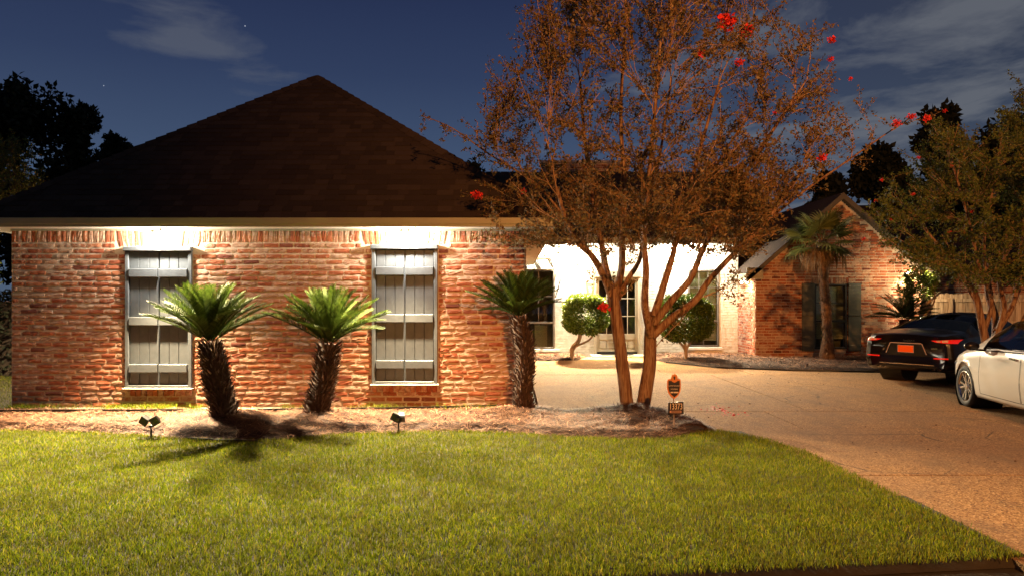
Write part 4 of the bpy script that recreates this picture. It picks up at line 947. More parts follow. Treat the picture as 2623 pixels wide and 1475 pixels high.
# ------------------------------------------------------------------ broadleaf trees
def tubes_np(paths, radii, n=6):
    V = []; Fc = []; b = 0
    for pts, rad in zip(paths, radii):
        k = len(pts); pts = np.asarray(pts); t = np.gradient(pts, axis=0); t /= np.linalg.norm(t, axis=1)[:, None] + 1e-9
        ref = np.array([.9, .3, .1]); ref = np.where(np.abs(t @ ref)[:, None] > .93, np.array([[.1, .2, .9]]), ref[None]); a = np.cross(t, ref); a /= np.linalg.norm(a, axis=1)[:, None]; c = np.cross(t, a)
        th = np.arange(n) * 2 * np.pi / n
        ring = pts[:, None] + (a[:, None] * np.cos(th)[None, :, None] + c[:, None] * np.sin(th)[None, :, None]) * np.asarray(rad)[:, None, None]
        V.append(ring.reshape(-1, 3)); i, j = np.meshgrid(np.arange(k - 1), np.arange(n), indexing='ij'); i = i.ravel(); j = j.ravel()
        Fc.append(np.stack([i * n + j, i * n + (j + 1) % n, (i + 1) * n + (j + 1) % n, (i + 1) * n + j], 1) + b); b += k * n
    return np.concatenate(V), np.concatenate(Fc)
def smooth_path(pts, m=5):
    pts = [Vector(p) for p in pts]; out = []
    for i in range(len(pts) - 1):
        p0 = pts[max(i - 1, 0)]; p1 = pts[i]; p2 = pts[i + 1]; p3 = pts[min(i + 2, len(pts) - 1)]
        for k in range(m):
            t = k / m; out.append(.5 * ((2 * p1) + (-p0 + p2) * t + (2 * p0 - 5 * p1 + 4 * p2 - p3) * t * t + (-p0 + 3 * p1 - 3 * p2 + p3) * t ** 3))
    return out + [pts[-1]]
def grow(mains, tips, seed, twig=.0035, expo=2.3, rmax=None, back=.35):
    """mains: list of (path, r0, r1). tips: points the crown must reach. Returns tube paths, radii, leafy twig points"""
    r = random.Random(seed); nodes = []; dirs = []; rad = []; paths = []; radii = []
    for pts, r0, r1 in mains:
        sp_ = smooth_path(pts); n = len(sp_); rr = [r0 + (r1 - r0) * i / (n - 1) for i in range(n)]; paths.append([tuple(p) for p in sp_]); radii.append(rr)
        for i in range(n // 3, n): nodes.append(sp_[i]); dirs.append((sp_[i] - sp_[max(i - 1, 0)]).normalized()); rad.append(rr[i])
    NP = np.array([tuple(p) for p in nodes]); ND = np.array([tuple(p) for p in dirs]); NR = np.array(rad); leafy = []
    root = Vector(mains[0][0][0])
    tips = sorted(tips, key=lambda p: (Vector(p) - root).length)
    for tp in tips:
        T = np.array(tp); dv = T - NP; dist = np.linalg.norm(dv, axis=1) + 1e-6; cosang = np.sum(dv * ND, axis=1) / dist
        ok = (cosang > .45) & (NR > .0045); cost = dist * (1.6 - cosang) + np.where(ok, 0, 50) + np.abs(dist - 1.2) * .25
        i = int(np.argmin(cost)); p = Vector(NP[i]); dd = Vector(ND[i]); tpv = Vector(tp); Ld = (tpv - p).length; n = max(4, int(Ld / .16))
        c1 = p + dd * Ld * back; c2 = tpv - ((tpv - p).normalized() + Vector((0, 0, .3))).normalized() * Ld * .25; seg = []
        for k in range(n + 1):
            t = k / n; q = p * (1 - t) ** 3 + c1 * 3 * t * (1 - t) ** 2 + c2 * 3 * t * t * (1 - t) + tpv * t ** 3
            if 0 < k: q = q + Vector((r.gauss(0, .012), r.gauss(0, .012), r.gauss(0, .012)))
            seg.append(q)
        r0 = min(NR[i] * .72, .004 + .0055 * Ld); rr = [r0 + (twig - r0) * (k / n) for k in range(n + 1)]
        paths.append([tuple(q) for q in seg]); radii.append(rr)
        NP = np.concatenate([NP, np.array([tuple(q) for q in seg[1:]])]); ND = np.concatenate([ND, np.array([tuple((seg[k + 1] - seg[k]).normalized()) for k in range(n)])]); NR = np.concatenate([NR, np.array(rr[1:])])
        leafy.append(seg)
    return paths, radii, leafy
def inpx(poly, r):
    xs = [p[0] for p in poly]; ys = [p[1] for p in poly]
    while True:
        x, y = r.uniform(min(xs), max(xs)), r.uniform(min(ys), max(ys))
        if inpoly(x, y, poly): return x, y
def twigs_and_leaves(leafy, r, per_m, side=.32, frac=.6, lsize=.042, spread=.02):
    """short side twigs off each branch, leaves strung along them"""
    tw = []; tr = []; lp = []
    for seg in leafy:
        Ls = sum((seg[k + 1] - seg[k]).length for k in range(len(seg) - 1)); nt = max(2, int(Ls * frac * 9))
        for _ in range(nt):
            t = 1 - frac * r.random() ** .9; k = min(int(t * (len(seg) - 1)), len(seg) - 2); p = seg[k].lerp(seg[k + 1], t * (len(seg) - 1) - k); d = (seg[k + 1] - seg[k]).normalized()
            e = (d * .9 + Vector((r.gauss(0, .6), r.gauss(0, .6), r.gauss(.12, .5)))).normalized(); l = side * r.uniform(.35, 1.2); q = p + e * l * .5; z = p + e * l + Vector((0, 0, -.02 + r.gauss(0, .03)))
            tw.append([tuple(p), tuple(q), tuple(z)]); tr.append([.003, .002, .0012])
            for _ in range(int(per_m * l + r.random())):
                u = r.random() ** .8; c = p + e * l * u; lp.append((c.x + r.gauss(0, spread), c.y + r.gauss(0, spread), c.z + r.gauss(0, spread)))
        for _ in range(int(per_m * Ls * .35)):
            t = 1 - .55 * r.random(); k = min(int(t * (len(seg) - 1)), len(seg) - 2); c = seg[k].lerp(seg[k + 1], t * (len(seg) - 1) - k); lp.append((c.x + r.gauss(0, spread), c.y + r.gauss(0, spread), c.z + r.gauss(0, spread)))
    return tw, tr, lp
def build_tree(t, base, mains, tips, seed, leafm, barkm, per_m, lsize, side=.32, frac=.6, blossoms=(), back=.35):
    r = random.Random(seed); mains = [([Vector(p) - base for p in pts], a, b) for pts, a, b in mains]; tips = [tuple(Vector(p) - base) for p in tips]
    paths, radii, leafy = grow(mains, tips, seed, back=back)
    nm_ = len(mains)
    for k in range(nm_):
        V, Fq = tubes_np([paths[k]], [radii[k]], 12); link('trunk' if k < 2 else 'limb', npmesh('trunk', V, Fq, True), barkm, t)
    V, Fq = tubes_np(paths[nm_:], radii[nm_:], 5); link('branches', npmesh('branches', V, Fq, True), TWIG if barkm is BARK else barkm, t, kind='stuff')
    tw, tr, lp = twigs_and_leaves(leafy, r, per_m, side, frac)
    V, Fq = tubes_np(tw, tr, 3); link('twigs', npmesh('twigs', V, Fq), TWIG if barkm is BARK else barkm, t, kind='stuff')
    V, Fq = leaves(np.array(lp), lsize, 0, .52); link('foliage', npmesh('foliage', V, Fq), leafm, t, kind='stuff')
    for (p, s) in blossoms:
        p = Vector(p) - base; pts = rng.normal(0, 1, (int(70 + 60 * s / .1), 3)); pts = pts / np.linalg.norm(pts, axis=1)[:, None] * rng.uniform(.25, 1, (len(pts), 1)) * s * np.array([1, 1, .8]); pts += np.array(tuple(p))
        V, Fq = leaves(pts, s * .42, 0, .9); link('flower_cluster', npmesh('flower_cluster', V, Fq), RED, t)
    return len(lp)
TY = 11.2
t1 = thing('crape_myrtle', W(1628, 1066, TY), 'large multi trunk crape myrtle with brown leaves and red blossoms beside the driveway', 'tree'); b1 = Vector(t1.location)
def T(*q, dy=0.): return [W(a, b, TY + dy * k / max(1, len(q) - 1)) for k, (a, b) in enumerate(q)]
mains = [(T((1612, 1085), (1602, 1000), (1590, 900), (1578, 810), (1568, 740)), .100, .082),
         (T((1640, 1085), (1652, 1010), (1664, 930), (1666, 850), (1676, 800), dy=.1), .108, .085),
         (T((1570, 770), (1545, 705), (1515, 655), (1482, 622), (1450, 560), (1425, 480), dy=-.7), .058, .026),
         (T((1572, 760), (1552, 690), (1540, 620), (1520, 520), (1500, 380), (1485, 200), dy=.6), .060, .018),
         (T((1572, 760), (1592, 690), (1594, 600), (1600, 480), (1590, 300), (1600, 100), dy=-.3), .060, .018),
         (T((1580, 770), (1612, 710), (1640, 660), (1652, 560), (1690, 400), (1720, 200), dy=.9), .045, .015),
         (T((1668, 860), (1652, 780), (1655, 690), (1650, 600), (1665, 420), (1690, 150), dy=-.9), .062, .018),
         (T((1675, 810), (1700, 730), (1722, 660), (1740, 580), (1780, 430), (1840, 220), dy=.4), .060, .02),
         (T((1674, 830), (1720, 770), (1768, 715), (1800, 640), (1855, 540), (1950, 380), (2050, 230), dy=-.6), .062, .018),
         (T((1670, 860), (1720, 815), (1780, 770), (1815, 720), (1870, 660), (1960, 570), (2060, 430), dy=-.2), .068, .02),
         (T((1676, 820), (1690, 770), (1705, 700), (1760, 560), (1850, 400), (1930, 280), dy=1.2), .045, .016),
         (T((1960, 570), (2060, 490), (2160, 420), (2260, 350), (2330, 305), dy=-.1), .022, .006),
         (T((1450, 560), (1370, 470), (1260, 400), (1160, 330), (1085, 298), dy=-.2), .02, .005)]
rt = random.Random(5); tips = []
CROWN = [(1250, 620), (1235, 540), (1300, 440), (1200, 340), (1235, 240), (1250, 130), (1340, 120), (1370, -60), (1420, -260), (1700, -420), (1900, -260), (1960, 30), (2120, 90), (2130, 240), (2200, 300), (2190, 400), (2130, 450), (2010, 520), (1990, 600), (1900, 660), (1700, 640), (1550, 650), (1400, 640)]
for _ in range(620):
    x, y = inpx(CROWN, rt); edge = min(1, abs(x - 1680) / 480); Yd = TY + rt.uniform(-1, 1) * 2.0 * math.sqrt(max(.1, 1 - edge ** 2)) ; tips.append(W(x, y, Yd))
for _ in range(190):
    x, y = rt.gauss(1680, 230), rt.gauss(535, 70)
    if inpoly(x, y, CROWN): tips.append(W(x, y, TY + rt.uniform(-1.6, 1.8)))
for _ in range(130):
    x, y = rt.gauss(1930, 100), rt.gauss(500, 70)
    if inpoly(x, y, CROWN): tips.append(W(x, y, TY + rt.uniform(-1.2, 1.2)))
for a in ((1090, 300), (1130, 330), (1180, 350), (1230, 400), (1265, 415), (1225, 500), (1280, 560), (1235, 600), (1260, 475), (2240, 320), (2290, 315), (2335, 298), (2375, 303), (2230, 375), (2190, 400), (2190, 255), (1360, 20), (1345, 70), (1880, 720), (1930, 690), (1845, 745), (1890, 760), (1760, 800), (1560, 720), (1500, 690), (1620, 730)): tips.append(W(a[0], a[1], TY + rt.uniform(-.4, .2)))
bl = [((1862, 55), .16), ((1915, 80), .13), ((1792, 139), .085), ((1893, 161), .075), ((2130, 103), .075), ((2128, 152), .06), ((2178, 203), .04), ((2105, 405), .085), ((1222, 499), .10), ((1340, 492), .055), ((1547, 787), .095), ((2297, 316), .07), ((2336, 299), .07), ((2373, 303), .075), ((1815, 172), .04), ((1985, 290), .04)]
bl = [(W(a, b, 10.8), s * .88) for (a, b), s in bl]
NL = build_tree(t1, b1, mains, tips, 5, LEAF_MYR, BARK, 66, .050, .32, .62, bl)
print('leaves', NL)

TY2 = 14.05
t2 = thing('crape_myrtle', W(2535, 985, TY2), 'green multi trunk crape myrtle growing beyond the white car', 'tree'); b2 = Vector(t2.location)
def T2(*q, dy=0.): return [W(a, b, TY2 + dy * k / max(1, len(q) - 1)) for k, (a, b) in enumerate(q)]
m2 = [(T2((2530, 1010), (2528, 900), (2515, 830), (2500, 760), (2478, 700)), .085, .05), (T2((2545, 1010), (2548, 900), (2550, 820), (2530, 740), (2540, 660), dy=.4), .085, .05),
      (T2((2552, 860), (2572, 790), (2560, 710), (2590, 620), dy=-.3), .055, .03), (T2((2550, 850), (2585, 800), (2610, 740), (2650, 650), dy=.3), .06, .03), (T2((2560, 880), (2610, 840), (2650, 760), (2700, 640), dy=-.3), .06, .03),
      (T2((2505, 780), (2470, 720), (2430, 660), (2380, 600), (2330, 540), dy=.3), .04, .015), (T2((2520, 850), (2540, 770), (2510, 690), (2480, 560), (2440, 420), dy=-.6), .045, .015), (T2((2540, 760), (2520, 640), (2540, 500), (2560, 380), dy=.6), .04, .012), (T2((2600, 760), (2620, 600), (2640, 450), (2650, 340), dy=.3), .04, .012)]
C2 = [(2240, 560), (2255, 520), (2300, 430), (2370, 350), (2400, 285), (2450, 290), (2500, 340), (2600, 350), (2760, 330), (2850, 480), (2820, 660), (2700, 730), (2600, 735), (2480, 715), (2390, 725), (2330, 690), (2270, 640)]
rt = random.Random(9); tips2 = []
for _ in range(330):
    x, y = inpx(C2, rt); tips2.append(W(x, y, TY2 + rt.uniform(-1.5, 1.7)))
bl2 = [(W(a, b, 13.3), .038) for a, b in ((2421, 284), (2258, 462), (2244, 514), (2340, 498), (2283, 562), (2437, 425), (2212, 612), (2490, 542), (2432, 595), (2352, 404))]
build_tree(t2, b2, m2, tips2, 9, LEAF_MYR2, BARK, 82, .058, .36, .7, bl2)
t3 = thing('tall_tree', W(2730, 985, 16.5), 'tall olive green tree cut by the right edge of the picture', 'tree'); b3 = Vector(t3.location)
m3 = [([W(2730, 1000, 16.5), W(2735, 850, 16.5), W(2725, 600, 16.5), W(2720, 350, 16.5)], .14, .05), ([W(2733, 800, 16.5), W(2690, 600, 16.4), W(2650, 400, 16.3)], .06, .02), ([W(2733, 800, 16.5), W(2790, 600, 16.6), W(2830, 400, 16.7)], .06, .02)]
rt = random.Random(19); C3 = [(2560, 330), (2575, 250), (2620, 190), (2720, 120), (2830, 190), (2900, 400), (2850, 640), (2640, 640), (2600, 450)]
build_tree(t3, b3, m3, [W(*inpx(C3, rt), 16.5 + rt.uniform(-1.4, 1.4)) for _ in range(170)], 19, LEAF_MYR2, BARK2, 60, .065, .4, .6)
# small lit shrub tree behind the black car
t4 = thing('small_tree', W(2345, 905, 20.9), 'small pale limbed tree lit yellow beside the garage corner', 'tree'); b4 = Vector(t4.location)
m4 = [([W(2345, 910, 20.9), W(2350, 850, 20.9), W(2365, 790, 20.8), W(2400, 755, 20.7), W(2428, 735, 20.6)], .06, .025), ([W(2343, 910, 20.9), W(2338, 830, 20.8), W(2335, 760, 20.8), W(2332, 715, 20.8)], .06, .03), ([W(2348, 850, 20.9), W(2362, 780, 20.8), W(2372, 735, 20.8)], .04, .02), ([W(2355, 820, 20.8), W(2390, 780, 20.6), W(2395, 740, 20.5)], .03, .015)]
rt = random.Random(29); C4 = [(2305, 770), (2310, 700), (2340, 690), (2400, 690), (2420, 730), (2380, 760)]
build_tree(t4, b4, m4, [W(*inpx(C4, rt), 20.8 + rt.uniform(-.6, .5)) for _ in range(70)], 29, LEAF_BOX, PALEBARK, 60, .07, .3, .7)
# tree left of the house, faintly lit
t5 = thing('side_tree', W(-60, 980, 16.), 'thin leafed tree standing left beyond the house corner', 'tree'); b5 = Vector(t5.location)
m5 = [([W(-60, 985, 16), W(-62, 800, 16), W(-50, 600, 16), W(-30, 480, 16)], .1, .03), ([W(-55, 700, 16), W(0, 560, 16), W(40, 470, 15.9)], .04, .012), ([W(-55, 750, 16), W(-120, 560, 16.2), W(-150, 450, 16.3)], .05, .015)]
rt = random.Random(39); C5 = [(-260, 620), (-220, 420), (-80, 340), (30, 350), (90, 370), (110, 390), (60, 440), (150, 440), (60, 500), (95, 490), (20, 530), (-30, 640), (20, 720), (-60, 760), (-200, 720)]
build_tree(t5, b5, m5, [W(*inpx(C5, rt), 16 + rt.uniform(-1, 1.2)) for _ in range(190)], 39, LEAF_MYR2, BARK2, 50, .065, .36, .6)

def clump_tree(name, label, px, top, Yd, halfpx, base_z=0., n=9000, ls=.30, seed=0, lean=0, low=.28, group=None, cone=0.):
    r = random.Random(seed); X = X_(px, Yd); H = Z_(top, Yd); t = thing(name, (X, Yd, 0), label, 'tree', group); hw = halfpx * Yd / F
    V, Fq = tubes_np([[(0, 0, 0), (.1, 0, H * .3), (-.1, .1, H * .6), (0, 0, H * .93)]], [[.32, .25, .16, .04]], 8); link('trunk', npmesh('trunk', V, Fq, True), BARK2, t)
    lob = []
    for i in range(46):
        u = r.random() ** .8; z = H * (low + (1 - low) * u); wr = hw * (math.sin(math.pi * min(.97, .18 + .72 * u)) if cone == 0 else (1.05 - u * .95)); a = r.uniform(0, 6.28); q = math.sqrt(r.random()) * wr * .85
        lob.append((math.cos(a) * q, math.sin(a) * q, z * .97, hw * r.uniform(.16, .30)))
    for i in range(14): u = r.uniform(.82, 1.); a = r.uniform(0, 6.28); q = hw * .45 * (1.1 - u) * 3 * r.random(); lob.append((math.cos(a) * q, math.sin(a) * q, H * u - .2, hw * r.uniform(.07, .14)))
    pts = []
    tot = sum(l[3] ** 2 for l in lob)
    for x, y, z, rr in lob:
        k = max(40, int(n * rr * rr / tot)); d = rng.normal(0, 1, (k, 3)); d /= np.linalg.norm(d, axis=1)[:, None]; d *= (rng.uniform(.35, 1.18, (k, 1)) ** .7) * rr; d[:, 2] *= 1.15; pts.append(d + np.array([x, y, z]))
        if rr > hw * .12: V, Fq = tubes_np([[(0, 0, max(.5, z * .55)), (x * .5, y * .5, z * .85), (x, y, z)]], [[.07, .05, .02]], 4)
    V, Fq = leaves(np.concatenate(pts), ls, 0, .6); link('crown', npmesh('crown', V, Fq), LEAF_DARK, t, kind='stuff'); return t
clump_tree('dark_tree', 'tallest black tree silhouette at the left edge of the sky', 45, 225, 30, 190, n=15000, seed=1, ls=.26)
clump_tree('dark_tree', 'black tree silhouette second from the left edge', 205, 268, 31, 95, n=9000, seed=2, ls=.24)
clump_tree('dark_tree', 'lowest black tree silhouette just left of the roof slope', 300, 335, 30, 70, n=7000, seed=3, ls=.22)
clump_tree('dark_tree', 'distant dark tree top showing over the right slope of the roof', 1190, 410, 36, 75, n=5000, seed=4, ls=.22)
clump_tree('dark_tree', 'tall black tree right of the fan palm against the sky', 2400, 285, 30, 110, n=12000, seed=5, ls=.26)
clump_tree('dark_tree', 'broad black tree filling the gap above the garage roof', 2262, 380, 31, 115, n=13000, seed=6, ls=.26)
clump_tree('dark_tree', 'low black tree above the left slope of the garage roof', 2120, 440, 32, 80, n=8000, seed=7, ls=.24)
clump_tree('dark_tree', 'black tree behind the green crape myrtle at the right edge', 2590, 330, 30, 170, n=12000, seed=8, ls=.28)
for i_, (x_, y_, h_) in enumerate(((-34, -34, 9), (-22, -38, 11), (-10, -34, 8.5), (2, -38, 10), (14, -34, 9.5), (26, -36, 11), (38, -32, 9))):  # unseen trees added behind the camera to darken car reflections and block skylight
    t_ = thing('added_street_tree', (x_, y_, 0), 'unseen dark tree added across the street to darken reflections, ' + ('farthest left', 'second from the left', 'third from the left', 'middle one of seven', 'third from the right', 'second from the right', 'farthest right')[i_], 'tree')
    V, Fq = tubes_np([[(0, 0, 0), (.1, 0, h_ * .4), (0, 0, h_ * .9)]], [[.3, .2, .05]], 8); link('trunk', npmesh('trunk', V, Fq, True), BARK2, t_)
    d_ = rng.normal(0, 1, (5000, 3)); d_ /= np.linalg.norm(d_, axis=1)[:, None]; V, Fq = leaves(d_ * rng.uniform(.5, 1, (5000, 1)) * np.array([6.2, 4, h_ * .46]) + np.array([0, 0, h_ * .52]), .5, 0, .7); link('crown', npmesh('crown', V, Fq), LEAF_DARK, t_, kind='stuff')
# hedge left of the house
hd = thing('hedge', (-11.4, 17.5, 0), 'dark clipped hedge left of the house corner', 'hedge')
pts = np.stack([rng.uniform(-3.2, 2.6, 16000), rng.uniform(-.6, .6, 16000), rng.uniform(0, 1.95, 16000)], 1); kx = (np.abs(pts[:, 1]) > .35) | (pts[:, 2] > 1.7) | (rng.random(16000) < .3); V, Fq = leaves(pts[kx], .09, 0, .6)
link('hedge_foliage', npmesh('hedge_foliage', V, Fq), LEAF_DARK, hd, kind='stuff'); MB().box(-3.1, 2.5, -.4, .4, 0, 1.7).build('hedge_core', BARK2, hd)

# ------------------------------------------------------------------ clipped shrubs by the door
def shrub(px, py, rpx, rpz, base_px, base_py, Yd, label, seed, leafm, n=17000):
    r = random.Random(seed); c = W(px, py, Yd); b = Vector((X_(base_px, Yd), Yd, .05)); t = thing('clipped_shrub', b, label, 'shrub'); c = c - b; ra, rz = rpx * Yd / F, rpz * Yd / F
    m = [([(0, 0, -.08), (c.x * .05, 0, .25), (c.x * .6, .05, .55), (c.x * .8, 0, c.z - .1)], .055, .03), ([(0, 0, .0), (.02, 0, .3), (c.x + ra * .3, .1, .6), (c.x + ra * .5, .1, c.z)], .045, .02), ([(0, 0, .0), (-.03, 0, .3), (c.x - ra * .3, -.1, .62), (c.x - ra * .4, 0, c.z)], .045, .02)]
    for pts, a, q in m: V, Fq = tubes_np([[tuple(p) for p in smooth_path(pts)]], [list(np.linspace(a, q, len(smooth_path(pts))))], 7); link('stem', npmesh('stem', V, Fq, True), PALEBARK, t)
    d = rng.normal(0, 1, (n, 3)); d /= np.linalg.norm(d, axis=1)[:, None]
    lump = np.array([1 + .10 * noise.noise(Vector(q) * 2.3 + Vector((seed, 0, 0))) + .05 * noise.noise(Vector(q) * 6) for q in d]); d = np.sign(d) * np.abs(d) ** .72
    pts = d * (rng.uniform(.45, 1.0, (n, 1)) ** .35) * lump[:, None] * np.array([ra, ra, rz]) + np.array(tuple(c))
    V, Fq = leaves(pts, .062, 0, .62); link('foliage', npmesh('foliage', V, Fq), leafm, t, kind='stuff')
shrub(1499, 805, 59, 51, 1466, 916, 21.9, 'clipped yellow green shrub with bent pale stem left of the entry door', 2, LEAF_BOX)
shrub(1754, 815, 70, 60, 1757, 910, 21.4, 'round clipped dark green shrub before the right entry window', 3, LEAF_BOX2, 22000)

# ------------------------------------------------------------------ bed spotlights, yard sign
def bed_light(px, py, heads, label, two=True):
    p = G(px, py, .03); t = thing('garden_spotlight', p, label, 'spotlight')
    MB().tube([(0, 0, -.03), (0, 0, .13)], .012, 8).build('stake', BLACK, t); MB().lathe([(0, .14), (.03, .135), (.035, .11), (.0, .10)], 10).build('joint', BLACK, t)
    for hx, hz, rx, rz_ in heads:
        m = Matrix.Translation((hx, 0, hz)) @ Matrix.Rotation(rz_, 4, 'Y') @ Matrix.Rotation(rx, 4, 'X'); h = MB(); s = .052
        v = [(-s * .6, .05, -s * .6), (s * .6, .05, -s * .6), (s * .6, .05, s * .6), (-s * .6, .05, s * .6), (-s, -.02, -s), (s, -.02, -s), (s, -.02, s), (-s, -.02, s), (-s, -.05, -s), (s, -.05, -s), (s, -.05, s), (-s, -.05, s)]
        h.add([m @ Vector(q) for q in v], [(3, 2, 1, 0), (8, 9, 10, 11)] + [q for i in range(4) for q in ((i, (i + 1) % 4, 4 + (i + 1) % 4, 4 + i), (4 + i, 4 + (i + 1) % 4, 8 + (i + 1) % 4, 8 + i))]); hh = h.build('lamp_head', BLACK, t)
        MB().add([m @ Vector(q) for q in ((-s * .8, -.053, -s * .8), (s * .8, -.053, -s * .8), (s * .8, -.053, s * .8), (-s * .8, -.053, s * .8))], [(0, 1, 2, 3)]).build('lens', GLASS, hh)
bed_light(387, 1116, [(-.065, .2, .3, .6), (.055, .2, .25, -.5)], 'black twin head garden spotlight in the mulch below the left window')
bed_light(1021, 1103, [(-.035, .19, .2, .45), (.035, .19, .9, .05)], 'black garden spotlight in the mulch below the right window')
def text(s, size, loc, rot, mat, parent, name='lettering', ext=.0015, align='CENTER', shear=0.):
    cu = bpy.data.curves.new('lettering', 'FONT'); cu.body = s; cu.size = size; cu.extrude = ext; cu.align_x = align; cu.align_y = 'CENTER'; cu.shear = shear; cu.resolution_u = 2
    tmp = bpy.data.objects.new('tmp', cu); COL.objects.link(tmp); dg = bpy.context.evaluated_depsgraph_get(); me = bpy.data.meshes.new_from_object(tmp.evaluated_get(dg)); bpy.data.objects.remove(tmp)
    me.name = name; me.materials.clear(); o = link(name, me, mat, parent, loc); o.rotation_euler = rot; return o
sb = G(1728, 1100, .05); SY = sb.y
sg = thing('yard_sign', sb, 'shield shaped security sign over a 13373 house number plate on a stake', 'sign')
def SX(px, py): p = W(px, py, SY) - sb; return (p.x, p.z)
MB().tube([(0, .012, -.1), (-.01, .012, .35), (-.015, .012, .62)], .008, 6).build('stake', METALW, sg)
sx = lambda lst: [SX(1690 + a / 9.66, 940 + b / 9.66) for a, b in lst]
outer = sx([(193, 290), (265, 290), (300, 240), (405, 240), (445, 290), (515, 290), (522, 520), (500, 620), (450, 710), (357, 780), (260, 710), (205, 620), (180, 520), (183, 400)])[::-1]
inner = sx([(215, 330), (490, 330), (492, 500), (472, 600), (430, 675), (357, 735), (285, 675), (235, 600), (210, 500)])[::-1]
MB().prism(outer, -.004, .004).build('shield', GOLD, sg); MB().prism(inner, -.007, -.0042).build('shield_face', NAVY, sg)
crest = sx([(275, 300), (290, 200), (305, 165), (345, 175), (368, 135), (385, 168), (415, 180), (430, 240), (445, 300), (420, 350), (357, 375), (300, 350)])[::-1]
MB().prism(crest, -.011, -.0072).build('crest', GOLD, sg)
for a in ([(330, 230), (357, 215), (385, 230), (375, 290), (357, 310), (340, 290)],): MB().prism(sx(a)[::-1], -.013, -.0112).build('crest_motif', NAVY, sg)
c = sx([(350, 455)])[0]; text('CUSTOM SECURITY', .0185, (c[0], -.008, c[1]), (R(90), 0, 0), SIGNW, sg)
c = sx([(355, 538)])[0]; text('SYSTEMS', .0235, (c[0], -.008, c[1]), (R(90), 0, 0), SIGNW, sg)
c0, c1 = sx([(265, 600), (455, 632)]); MB().box(c0[0], c0[0] + .035, -.009, -.0072, c1[1], c0[1]).box(c0[0] + .041, c1[0], -.009, -.0072, c1[1], c0[1]).build('number_strip', SIGNW, sg)
pl = sx([(210, 862), (585, 850), (590, 1150), (205, 1165)])[::-1]; MB().prism(pl, -.004, .004).build('number_plate', NAVY, sg)
c = sx([(398, 972)])[0]; text('13373', .112, (c[0], -.006, c[1]), (R(90), 0, 0), SIGNW, sg, ext=.0015).scale = (.62, 1.0, 1)
c0, c1 = sx([(245, 1070), (530, 1125)]); MB().box(c0[0], c1[0], -.006, -.0042, c1[1], c0[1]).build('strip', plain('sign_strip', (.42, .22, .16), .5), sg)
for i in range(9): xq = c0[0] + (c1[0] - c0[0]) * (.14 + i * .09); MB().box(xq, xq + .011, -.0075, -.0062, c1[1] + .006, c0[1] - .006).build('strip_mark', NAVY, sg)
# rocks / dark edging lump at the bed tip
def rock(px, py, s, label, seed):
    r = random.Random(seed); p = G(px, py, .03); v, f = [], []; n = 8
    prof = [(0, .95), (.55, .8), (.95, .35), (1.05, 0), (1, -.3)]
    for a, h in prof:
        for k in range(n): th = k * 2 * math.pi / n; q = r.uniform(.75, 1.2); v.append((s[0] * a * math.cos(th) * q, s[1] * a * math.sin(th) * q, s[2] * h * r.uniform(.85, 1.15)))
    f = [(i * n + k, i * n + (k + 1) % n, (i + 1) * n + (k + 1) % n, (i + 1) * n + k) for i in range(len(prof) - 1) for k in range(n)]; m = MB().add(v, f); o = m.build('rock', plain('dark_rock', (.035, .03, .028), .85, var=.4, scale=9, bumps=.8), None, p); tag(o, label, 'rock')
rock(1724, 1092, (.11, .08, .13), 'dark pointed rock behind the stake of the yard sign', 1); rock(1765, 1100, (.2, .1, .06), 'flat dark rock at the tip of the mulch bed', 2)
rock(1378, 1056, (.07, .06, .06), 'dark rock at the right foot of the sago palm by the wall corner', 3); rock(1352, 1062, (.06, .05, .05), 'small dark rock before the sago palm at the wall corner', 4)
rock(1588, 1100, (.06, .05, .035), 'small dark rock on the lawn side below the crape myrtle', 5); rock(1658, 1094, (.09, .05, .04), 'dark rock right of the crape myrtle trunks', 6)

